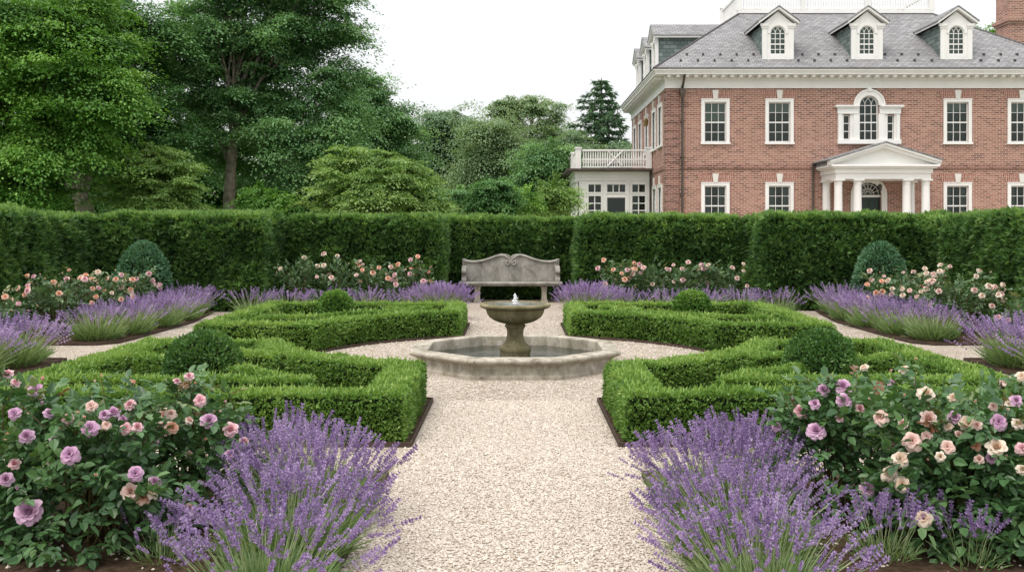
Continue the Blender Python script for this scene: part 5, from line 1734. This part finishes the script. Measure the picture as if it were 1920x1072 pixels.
for a in np.linspace(PI / 8, PI * 7 / 8, 7):
    fl.tube([(HC + 0.10 * math.cos(a), y0 + 0.05, 3.03 + 0.10 * math.sin(a)), (HC + 0.49 * math.cos(a), y0 + 0.05, 3.03 + 0.49 * math.sin(a))], [0.012, 0.012], 4)
f_ = fl.build('fanlight', M['white'], house)
g = MB(); g.add([(HC - .5, y0 + .08, 3.02), (HC + .5, y0 + .08, 3.02), (HC + .5, y0 + .08, 3.51), (HC - .5, y0 + .08, 3.51)], [(0, 1, 2, 3)])
g.build('pane', M['glass'], f_)

# ---- portico
PX, PY = 13.93, 35.45
p_ = MB()
p_.box(PX - 1.80, PX + 1.80, PY - 0.16, HY0 - 0.003, 3.56, 3.78)
p_.box(PX - 1.85, PX + 1.85, PY - 0.21, HY0 - 0.003, 3.78, 3.96)
p_.box(PX - 1.96, PX + 1.96, PY - 0.32, HY0 - 0.003, 3.96, 4.02)
p_.box(PX - 2.04, PX + 2.04, PY - 0.40, HY0 - 0.003, 4.02, 4.10)
port = p_.build('portico', M['white'], house, bevel=0.008)
pd = MB()
pd.prism([(PX - 2.0, 4.10), (PX + 2.0, 4.10), (PX, 4.75)], PY - 0.12, PY - 0.061)
def rake(x0_, z0_, x1_, z1_, y_a, y_b, th):
    return [(x0_, z0_), (x1_, z1_), (x1_, z1_ + th), (x0_, z0_ + th)]
for s in (-1, 1):
    for (off, th, ya) in ((0.0, 0.10, -0.32), (0.10, 0.075, -0.40)):
        a = (PX + s * 2.10, 4.10 + off - 0.02); c = (PX, 4.74 + off)
        poly = [a, c, (c[0], c[1] + th), (a[0], a[1] + th)]
        if s > 0: poly = list(reversed(poly))
        pd.prism(list(reversed(poly)) if False else poly, PY + ya, PY - 0.06)
pd.build('pediment', M['white'], port)
rf = MB()
for s in (-1, 1):
    a = (PX + s * 2.16, 4.255); c = (PX, 4.92)
    poly = [a, c, (c[0], c[1] + 0.045), (a[0], a[1] + 0.045)]
    if s > 0: poly = list(reversed(poly))
    rf.prism(poly, PY - 0.43, HY0 - 0.003)
    a = (PX + s * 2.04, 4.10); c = (PX, 4.74)
    poly = [a, c, (c[0], c[1] + 0.175), (a[0], a[1] + 0.165)]
    if s > 0: poly = list(reversed(poly))
    rf.prism(poly, PY - 0.059, HY0 - 0.004)
rf.build('portico_roof', M['slate'], port, uv=True)


def column(cx, cy, r, z0_, z1_, parent):
    c = MB()
    c.lathe([(0, z0_), (r * 1.35, z0_), (r * 1.35, z0_ + .06), (r * 1.2, z0_ + .10), (r * 1.02, z0_ + .14), (r, z0_ + .5), (r * .97, z0_ + 1.2), (r * .86, z1_ - .22), (r * .86, z1_ - .20), (r * .96, z1_ - .19), (r * .96, z1_ - .165), (r * .86, z1_ - .155), (r * .86, z1_ - .11), (r * 1.08, z1_ - .06), (0, z1_ - .06)], (cx, cy), 24)
    c.box(cx - r * 1.2, cx + r * 1.2, cy - r * 1.2, cy + r * 1.2, z1_ - .058, z1_)
    return c.build('column', M['white'], parent, smooth=35)


for dx in (-1.66, -0.93, 0.93, 1.66): column(PX + dx, PY, 0.165, 0.62, 3.56, port)
for dx in (-1.66, 1.66): column(PX + dx, HY0 - 0.20, 0.165, 0.62, 3.56, port)
st = MB()
st.box(PX - 2.0, PX + 2.0, PY - 0.5, HY0 - 0.003, 0.0, 0.62)
st.box(PX - 1.6, PX + 1.6, PY - 0.9, PY - 0.502, 0.0, 0.42); st.box(PX - 1.6, PX + 1.6, PY - 1.3, PY - 0.902, 0.0, 0.21)
st.build('porch_steps', M['stone'], port)
ln = MB()
ln.tube([(PX + 0.16, PY + 0.6, 3.56), (PX + 0.16, PY + 0.6, 3.42)], [.008, .008], 5)
ln.lathe([(0.0, 3.42), (0.07, 3.38), (0.085, 3.34), (0.06, 3.14), (0.0, 3.12)], (PX + 0.16, PY + 0.6), 6)
ln.build('porch_lantern', M['lead'], port)

# ---- cornice on front, left and right
def around(mb, out, z0_, z1_, inn=0.0):
    """Band along front, left and right wall faces from inn to out metres proud of the wall."""
    mb.box(HX0 - out, HX1 + out, HY0 - out, HY0 - inn - 0.002, z0_, z1_)
    mb.box(HX0 - out, HX0 - inn - 0.002, HY0 - inn - 0.002, HY1, z0_, z1_)
    mb.box(HX1 + inn + 0.002, HX1 + out, HY0 - inn - 0.002, HY1, z0_, z1_)


mb = MB()
around(mb, 0.07, 7.24, 7.28); around(mb, 0.05, 7.28, 7.54); around(mb, 0.09, 7.54, 7.575); around(mb, 0.13, 7.575, 7.61)
mb.build('frieze', M['white'], house)
mb = MB()
around(mb, 0.52, 7.72, 7.80); around(mb, 0.55, 7.80, 7.86); around(mb, 0.60, 7.86, 7.93); around(mb, 0.14, 7.61, 7.72)
mb.build('cornice', M['white'], house)
me = None
def modillion(x, y, rz):
    global me
    if me is None:
        b = MB(); b.prism_x([(-0.46, 7.63), (-0.46, 7.716), (-0.142, 7.716), (-0.142, 7.615), (-0.30, 7.615)], -0.065, 0.065)
        me = bpy.data.meshes.new('modillion'); me.from_pydata(b.v, [], b.f); me.update(); me.shade_flat(); me.materials.append(M['white'])
    o = bpy.data.objects.new('modillion', me); COL.objects.link(o); o.parent = house
    o.location = Vector((x, y, 0)) - ORIG[house.name]; o.rotation_euler = (0, 0, rz)
for k in range(46): modillion(HX0 + 0.02 + k * 0.3547, HY0, 0)
for k in range(31): modillion(HX0, HY0 + 0.2 + k * 0.3547, -PI / 2)

# ---- main roof
EX0, EX1, EY0, EY1, EZ = HX0 - 0.60, HX1 + 0.60, HY0 - 0.60, HY1 + 0.60, 7.94
TR = 4.4; TZ = 11.08
TX0, TX1, TY0, TY1 = EX0 + TR, EX1 - TR, EY0 + TR, EY1 - TR
SLOPE = (TZ - EZ) / TR
rv = [(EX0, EY0, EZ), (EX1, EY0, EZ), (EX1, EY1, EZ), (EX0, EY1, EZ), (TX0, TY0, TZ), (TX1, TY0, TZ), (TX1, TY1, TZ), (TX0, TY1, TZ)]
mb = MB()
mb.add(rv, [(0, 1, 5, 4), (1, 2, 6, 5), (2, 3, 7, 6), (3, 0, 4, 7), (4, 5, 6, 7)])
roof = mb.build('roof', M['slate'], house, uv=True)
mb = MB()
for a, b_ in ((0, 4), (1, 5)):
    mb.tube([rv[a], rv[b_]], [0.05, 0.05], 6)
mb.tube([(EX0, EY0, EZ + 0.0), (EX1, EY0, EZ)], [0.03, 0.03], 6)
mb.tube([(EX0, EY0, EZ + 0.0), (EX0, EY1, EZ)], [0.03, 0.03], 6)
mb.build('hip_capping', M['lead'], roof)
gm = MB(); gm.box(-0.035, 0.035, -0.06, 0.03, 0.0, 0.075); gm.prism_x([(0.02, 0.0), (0.02, 0.07), (0.14, 0.1), (0.14, 0.06)], -0.02, 0.02)
gme = bpy.data.meshes.new('snow_guard'); gme.from_pydata(gm.v, [], gm.f); gme.update(); gme.materials.append(M['lead'])
for row, t_ in ((0, 0.50), (1, 0.95)):
    x = EX0 + 1.15 + row * 0.33
    while x < EX1 - 1.1:
        if all(abs(x - c) > 0.72 for c in (10.42, 13.95, 17.5)):
            o = bpy.data.objects.new('snow_guard', gme); COL.objects.link(o); o.parent = roof
            o.location = Vector((x + random.uniform(-.03, .03), EY0 + t_, EZ + SLOPE * t_)) - ORIG[house.name]
        x += 0.66

# ---- dormers
def dormer(cx, kind):
    """Pedimented dormer: built facing -y at cx; for the side roof it is turned about the house corner."""
    tr = (lambda v: v)
    if kind == 'side':
        # local x runs along the left eave (y), local y runs inwards from the left eave
        tr = lambda v: (EX0 + (v[1] - EY0), cx - (v[0] - cx), v[2])
    def fin(mb, name, m, parent=house, **k):
        mb.v = [tr(v) for v in mb.v]
        if kind == 'side': pass
        return mb.build(name, m, parent, **k)
    yf = EY0 + 0.62
    zb = EZ + SLOPE * 0.62
    ze, zp = 9.80, 10.42
    back = lambda z: EY0 + (z - EZ) / SLOPE
    f = MB()
    hw = 0.61
    # face with a round-headed opening
    r, zs = 0.31, 9.42; z_o = zb + 0.20
    f.box(cx - hw, cx - r, yf, yf + 0.08, zb, zs); f.box(cx + r, cx + hw, yf, yf + 0.08, zb, zs)
    f.box(cx - r, cx + r, yf - 0.03, yf + 0.08, zb, z_o)
    n = 14
    for i in range(n):
        a0, a1 = PI * i / n, PI * (i + 1) / n
        p0 = (cx + r * math.cos(a0), zs + r * math.sin(a0)); p1 = (cx + r * math.cos(a1), zs + r * math.sin(a1))
        q = lambda p: (p[0], ze + 0.0)
        f.prism([p1, p0, (p0[0], ze), (p1[0], ze)], yf, yf + 0.08)
    f.box(cx - hw, cx - r, yf, yf + 0.08, zs, ze); f.box(cx + r, cx + hw, yf, yf + 0.08, zs, ze)
    f.prism([(cx - hw, ze), (cx + hw, ze), (cx, ze + 0.50)], yf, yf + 0.08)
    # pilaster caps, arch trim
    for s in (-1, 1):
        f.box(cx + s * 0.53 - 0.09, cx + s * 0.53 + 0.09, yf - 0.035, yf - 0.001, zb, 9.62)
        f.box(cx + s * 0.54 - 0.12, cx + s * 0.54 + 0.12, yf - 0.06, yf - 0.001, 9.62, 9.70)
        f.box(cx + s * 0.555 - 0.15, cx + s * 0.555 + 0.15, yf - 0.09, yf - 0.001, 9.70, ze)
    f.ring_arc(cx, zs, r, r + 0.09, 0, PI, yf - 0.03, yf - 0.001, 20)
    root = fin(f, 'dormer', M['white'])
    # raking mouldings
    rk = MB()
    for s in (-1, 1):
        a = (cx + s * 0.80, ze - 0.02); c = (cx, zp - 0.06)
        poly = [a, c, (c[0], c[1] + 0.10), (a[0], a[1] + 0.10)]
        if s > 0: poly = list(reversed(poly))
        rk.prism(poly, yf - 0.16, back(ze) + 0.25)
    fin(rk, 'raking_cornice', M['white'], root)
    rf = MB()
    for s in (-1, 1):
        a = (cx + s * 0.84, ze + 0.065); c = (cx, zp + 0.045)
        poly = [a, c, (c[0], c[1] + 0.04), (a[0], a[1] + 0.04)]
        if s > 0: poly = list(reversed(poly))
        rf.prism(poly, yf - 0.19, back(zp) + 0.15)
    fin(rf, 'dormer_roof', M['slate'], root, uv=True)
    for s in (-1, 1):
        ck = MB()
        x0_, x1_ = cx + s * (hw - 0.03), cx + s * (hw - 0.10)
        ck.prism_x([(yf + 0.081, zb + 0.02), (yf + 0.081, ze), (back(ze) + 0.05, ze)], min(x0_, x1_), max(x0_, x1_))
        fin(ck, 'cheek', M['slate_green'], root, uv=True)
    b = arched_bars(cx, z_o, zs, r - 0.02, yf + 0.03, yf + 0.055, 3, 4, 0.026)
    b.ring_arc(cx, zs, r - 0.04, r - 0.001, 0, PI, yf + 0.02, yf + 0.06, 20)
    b.box(cx - r, cx - r + 0.035, yf + 0.02, yf + 0.06, z_o, zs); b.box(cx + r - 0.035, cx + r, yf + 0.02, yf + 0.06, z_o, zs)
    b.box(cx - r + 0.035, cx + r - 0.035, yf + 0.02, yf + 0.06, z_o, z_o + 0.04)
    fin(b, 'glazing_bars', M['white'], root)
    g = MB(); g.add([(cx - r, yf + 0.065, z_o), (cx + r, yf + 0.065, z_o), (cx + r, yf + 0.065, zs + r), (cx - r, yf + 0.065, zs + r)], [(0, 1, 2, 3)])
    fin(g, 'pane', M['glass'], root)
    c = MB(); c.box(cx - r, cx + r, yf + 0.14, yf + 0.15, z_o, zs + r)
    fin(c, 'blind', M['blind'], root)
    return root


for cx in (10.42, 13.95, 17.50): dormer(cx, 'front')
for cy_ in (40.35, 43.0, 45.7): dormer(cy_, 'side')

# ---- roof balustrade
def balusters(p0, p1, z, h, parent, nb, post=0.0, name='baluster'):
    pass


bl = MB()
bl.box(TX0 - 0.08, TX1 + 0.08, TY0 - 0.08, TY0 + 0.12, TZ + 0.002, TZ + 0.13)
bl.box(TX0 - 0.08, TX0 + 0.12, TY0 + 0.12, TY1, TZ + 0.002, TZ + 0.13)
bl.box(TX1 - 0.12, TX1 + 0.08, TY0 + 0.12, TY1, TZ + 0.002, TZ + 0.13)
bal = bl.build('roof_balustrade', M['white'], house)
for i in range(4):
    x = TX0 + (TX1 - TX0) * i / 3
    p = MB(); p.box(x - 0.11, x + 0.11, TY0 - 0.085, TY0 + 0.125, TZ + 0.13, TZ + 0.98); p.box(x - 0.14, x + 0.14, TY0 - 0.115, TY0 + 0.155, TZ + 0.98, TZ + 1.04)
    p.build('post', M['white'], bal)
for x in (TX0 + 0.02, TX1 - 0.02):
    p = MB(); p.box(x - 0.11, x + 0.11, TY1 - 0.2, TY1, TZ + 0.13, TZ + 0.98); p.box(x - 0.14, x + 0.14, TY1 - 0.23, TY1 + .03, TZ + 0.98, TZ + 1.04)
    p.build('post', M['white'], bal)
rl = MB()
for i in range(3):
    a = TX0 + (TX1 - TX0) * i / 3 + 0.112; b2 = TX0 + (TX1 - TX0) * (i + 1) / 3 - 0.112
    rl.box(a, b2, TY0 - 0.03, TY0 + 0.07, TZ + 0.86, TZ + 0.95); rl.box(a, b2, TY0 - 0.02, TY0 + 0.06, TZ + 0.18, TZ + 0.24)
for x in (TX0 + 0.02, TX1 - 0.02):
    rl.box(x - 0.05, x + 0.05, TY0 + 0.127, TY1 - 0.202, TZ + 0.86, TZ + 0.95); rl.box(x - 0.04, x + 0.04, TY0 + 0.127, TY1 - 0.202, TZ + 0.18, TZ + 0.24)
rl.build('rail', M['white'], bal)
bm = MB(); bm.lathe([(0.018, 0.0), (0.018, 0.06), (0.032, 0.16), (0.020, 0.38), (0.018, 0.62)], (0, 0), 8)
bme = bpy.data.meshes.new('baluster'); bme.from_pydata(bm.v, [], bm.f); bme.update(); bme.shade_smooth(); bme.materials.append(M['white'])
def put_baluster(x, y, z, s, parent):
    o = bpy.data.objects.new('baluster', bme); COL.objects.link(o); o.parent = parent
    o.location = Vector((x, y, z)) - ORIG[house.name]; o.scale = s
for i in range(3):
    a = TX0 + (TX1 - TX0) * i / 3 + 0.2; b2 = TX0 + (TX1 - TX0) * (i + 1) / 3 - 0.2
    for k in range(22):
        put_baluster(a + (b2 - a) * k / 21, TY0 + 0.02, TZ + 0.24, (1, 1, 1), bal)
for k in range(16): put_baluster(TX0 + 0.02, TY0 + 0.25 + k * 0.17, TZ + 0.24, (1, 1, 1), bal)

# ---- chimney at the right end
mb = MB()
mb.box(22.2, 23.7, 42.0, 43.1, 0, 10.9)
mb.box(22.14, 23.76, 41.94, 43.16, 10.9, 11.0); mb.box(22.08, 23.82, 41.88, 43.22, 11.0, 11.16); mb.box(22.2, 23.7, 42.0, 43.1, 11.16, 12.6)
mb.build('chimney', M['brick'], house, uv=True)

# ---- downspouts and wall lantern
mb = MB()
x = at(1279, 0, 36.9)[0]
mb.tube([(x + 0.03, HY0 - 0.50, 7.70), (x, HY0 - 0.30, 7.35), (x, HY0 - 0.12, 7.25)], [.05, .05, .05], 8)
mb.lathe([(0.05, 6.78), (0.07, 6.86), (0.12, 6.95), (0.15, 7.05), (0.15, 7.14), (0.17, 7.15), (0.17, 7.19), (0.0, 7.19)], (x, HY0 - 0.19), 4, PI / 4)
mb.tube([(x, HY0 - 0.12, 6.80), (x, HY0 - 0.12, 0.1)], [.052, .052], 8)
for zz in (5.9, 4.5, 3.0): mb.box(x - 0.075, x + 0.075, HY0 - 0.18, HY0 - 0.002, zz, zz + 0.05)
mb.build('downspout', M['copper'], house, smooth=45)
mb = MB()
xx = PX - 2.16
mb.tube([(xx, HY0 - 0.10, 4.25), (xx, HY0 - 0.09, 0.1)], [.05, .05], 8)
mb.build('downspout', M['copper'], house, smooth=45)
mb = MB()
mb.tube([(HX0 - 0.03, 41.4, 6.55), (HX0 - 0.16, 41.4, 6.68), (HX0 - 0.20, 41.4, 6.60)], [.015, .015, .015], 6)
mb.lathe([(0.0, 6.60), (0.10, 6.52), (0.115, 6.50), (0.075, 6.22), (0.0, 6.20)], (HX0 - 0.20, 41.4), 6)
mb.build('wall_lantern', M['brass'], house)

# ---- sunroom on the left
SX0, SX1, SY0, SY1 = 2.62, HX0 - 0.004, 40.9, 46.2
wins = [(3.21, 3.76, 1.85, 3.12), (5.13, 5.69, 1.85, 3.12), (3.21, 3.76, 3.29, 3.62), (5.13, 5.69, 3.29, 3.62), (4.03, 4.82, 3.29, 3.62), (4.03, 4.82, 0.5, 3.05)]
mb = MB()
wall_front(mb, SY0, SX0 + 0.14, SX1, 0, 3.80, wins, 0.10)
mb.box(SX0 + 0.14, SX0 + 0.18, SY0, SY1, 0, 3.80)
mb.box(SX0 + 0.02, SX1, SY0 - 0.05, SY1, 3.80, 3.92)
mb.box(SX0, SX1, SY0 - 0.08, SY1, 3.92, 4.14)
mb.box(SX0 - 0.08, SX1, SY0 - 0.16, SY1, 4.14, 4.18)
sun = mb.build('sunroom', M['white'], house)
mb = MB()
mb.box(SX0 + 0.9, SX1 - 0.2, SY0 + 0.8, SY1 - 0.2, 0.1, 3.7)
mb.build('interior', M['room'], sun)
for (a, b_, c, d_) in wins:
    f = MB()
    w = 0.05
    f.box(a - 0.07, a, SY0 - 0.03, SY0 - 0.001, c - 0.07, d_ + 0.07); f.box(b_, b_ + 0.07, SY0 - 0.03, SY0 - 0.001, c - 0.07, d_ + 0.07)
    f.box(a, b_, SY0 - 0.03, SY0 - 0.001, d_, d_ + 0.07); f.box(a, b_, SY0 - 0.03, SY0 - 0.001, c - 0.07, c)
    cols = 3 if (b_ - a > 0.7 and d_ - c < 0.5) else (2 if b_ - a < 0.7 else 1)
    rows = 4 if 1 < d_ - c < 1.5 else 1
    for i in range(1, cols):
        u = a + (b_ - a) * i / cols; f.box(u - 0.022, u + 0.022, SY0 + 0.02, SY0 + 0.06, c, d_)
    for j in range(1, rows):
        zz = d_ - (d_ - c) * j / rows; f.box(a, b_, SY0 + 0.023, SY0 + 0.057, zz - 0.022, zz + 0.022)
    g = MB(); g.add([(a, SY0 + 0.065, c), (b_, SY0 + 0.065, c), (b_, SY0 + 0.065, d_), (a, SY0 + 0.065, d_)], [(0, 1, 2, 3)])
    if b_ - a > 0.7 and d_ - c > 2:
        w_ = f.build('glass_door', M['white'], sun)
    else:
        w_ = f.build('window', M['white'], sun)
    g.build('pane', M['glass'], sun)
for y in (SY0 + 0.17, SY0 + 1.9, SY0 + 3.6, SY1 - 0.2):
    column(SX0 + 0.17, y, 0.155, 0.4, 3.80, sun)
for x in (3.93, 4.93):
    p = MB(); p.box(x - 0.06, x + 0.06, SY0 - 0.045, SY0 - 0.002, 0.4, 3.80); p.build('pilaster', M['white'], sun)
mb = MB()
mb.box(SX0 - 0.32, SX1, SY0 - 0.40, SY1, 4.18, 4.215)
mb.box(SX0 - 0.36, SX1, SY0 - 0.44, SY1, 4.215, 4.30)
mb.tube([(HX0 - 0.09, SY0 - 0.2, 4.2), (HX0 - 0.09, SY0 - 0.1, 4.0), (HX0 - 0.09, SY0 - 0.09, 0.1)], [.045, .045, .045], 8)
mb.build('gutter', M['copper'], sun)
bb = MB()
bb.box(SX0 + 0.30, HX0 - 0.26, SY0 - 0.03, SY0 + 0.07, 5.08, 5.16); bb.box(SX0 + 0.30, HX0 - 0.26, SY0 - 0.01, SY0 + 0.05, 4.69, 4.75)
bb.box(SX0 + 0.30, HX0 - 0.26, SY0 - 0.01, SY0 + 0.05, 4.36, 4.42)
bb.box(SX0 + 0.06, SX0 + 0.16, SY0 + 0.18, SY1, 5.08, 5.16); bb.box(SX0 + 0.08, SX0 + 0.14, SY0 + 0.18, SY1, 4.36, 4.42)
c0, c1 = 4.05, 4.70
for s in (1, -1):
    zA, zB = (4.42, 5.08) if s > 0 else (5.08, 4.42)
    bb.tube([(c0, SY0 - 0.012, zA), (c1, SY0 - 0.012, zB)], [.032, .032], 4)
br_ = bb.build('balcony_rail', M['white'], sun)
for x, y in ((SX0 + 0.14, SY0 + 0.02), (HX0 - 0.15, SY0 + 0.02), (SX0 + 0.11, SY0 + 2.6), (SX0 + 0.11, SY1 - 0.1)):
    p = MB(); p.box(x - 0.12, x + 0.12, y - 0.12, y + 0.12, 4.302, 5.19); p.box(x - 0.155, x + 0.155, y - 0.155, y + 0.155, 5.19, 5.25)
    p.build('post', M['white'], sun)
x = SX0 + 0.38
while x < HX0 - 0.3:
    o = bpy.data.objects.new('baluster', bme); COL.objects.link(o); o.parent = sun
    o.location = Vector((x, SY0 + 0.02, 4.42)) - ORIG[house.name]; o.scale = (1.5, 1.5, 1.06)
    x += 0.105
y = SY0 + 0.3
while y < SY1 - 0.2:
    o = bpy.data.objects.new('baluster', bme); COL.objects.link(o); o.parent = sun
    o.location = Vector((SX0 + 0.11, y, 4.42)) - ORIG[house.name]; o.scale = (1.5, 1.5, 1.06)
    y += 0.16


# ============================================================ LIGHT, SKY, CAMERA
SUN_EL, SUN_AZ = R(64), R(222)      # azimuth clockwise from +y: behind the camera, a little to the left
w = bpy.data.worlds.new('World'); scene.world = w
w.use_nodes = True
nt = w.node_tree; nt.nodes.clear()
out = nt.nodes.new('ShaderNodeOutputWorld')
sky = nt.nodes.new('ShaderNodeTexSky'); sky.sky_type = 'NISHITA'; sky.sun_disc = False
sky.sun_elevation = SUN_EL; sky.sun_rotation = SUN_AZ
sky.air_density = 1.0; sky.dust_density = 6.0; sky.ozone_density = 1.0
bg1 = nt.nodes.new('ShaderNodeBackground'); bg1.inputs['Strength'].default_value = 0.05
nt.links.new(sky.outputs['Color'], bg1.inputs['Color'])
# the closed white cloud deck of an overcast day, brighter overhead
bg2 = nt.nodes.new('ShaderNodeBackground'); bg2.inputs['Strength'].default_value = 1.0
tc = nt.nodes.new('ShaderNodeTexCoord'); sp = nt.nodes.new('ShaderNodeSeparateXYZ')
nt.links.new(tc.outputs['Generated'], sp.inputs[0])
cr = nt.nodes.new('ShaderNodeValToRGB')
cr.color_ramp.elements[0].position = 0.0; cr.color_ramp.elements[0].color = (0.555, 0.549, 0.540, 1)
cr.color_ramp.elements[1].position = 1.0; cr.color_ramp.elements[1].color = (1.18, 1.165, 1.14, 1)
nt.links.new(sp.outputs['Z'], cr.inputs[0]); nt.links.new(cr.outputs[0], bg2.inputs['Color'])
ad = nt.nodes.new('ShaderNodeAddShader')
nt.links.new(bg1.outputs[0], ad.inputs[0]); nt.links.new(bg2.outputs[0], ad.inputs[1])
nt.links.new(ad.outputs[0], out.inputs['Surface'])

sun_d = bpy.data.lights.new('sun', 'SUN'); sun_d.energy = 1.1; sun_d.angle = R(28); sun_d.color = (1.0, 0.965, 0.91)
sun = bpy.data.objects.new('sun', sun_d); COL.objects.link(sun)
d = Vector((math.sin(SUN_AZ) * math.cos(SUN_EL), math.cos(SUN_AZ) * math.cos(SUN_EL), math.sin(SUN_EL)))
sun.rotation_euler = d.to_track_quat('Z', 'Y').to_euler()
sun.location = (0, 0, 30)

cam_d = bpy.data.cameras.new('camera')
cam = bpy.data.objects.new('camera', cam_d); COL.objects.link(cam)
cam.location = (0, 0, H); cam.rotation_euler = (PI / 2, 0, 0)
cam_d.sensor_width = 36; cam_d.sensor_fit = 'HORIZONTAL'; cam_d.lens = FPX / 1920 * 36
cam_d.shift_x = -6 / 1920; cam_d.shift_y = -106 / 1920
cam_d.clip_start = 0.1; cam_d.clip_end = 2000
scene.camera = cam
scene.view_settings.view_transform = 'Standard'
scene.view_settings.look = 'None'
scene.view_settings.gamma = 1.0
scene.view_settings.exposure = 0.45
scene.cycles.max_bounces = 8; scene.cycles.diffuse_bounces = 4; scene.cycles.glossy_bounces = 3
scene.cycles.transmission_bounces = 6; scene.cycles.transparent_max_bounces = 8
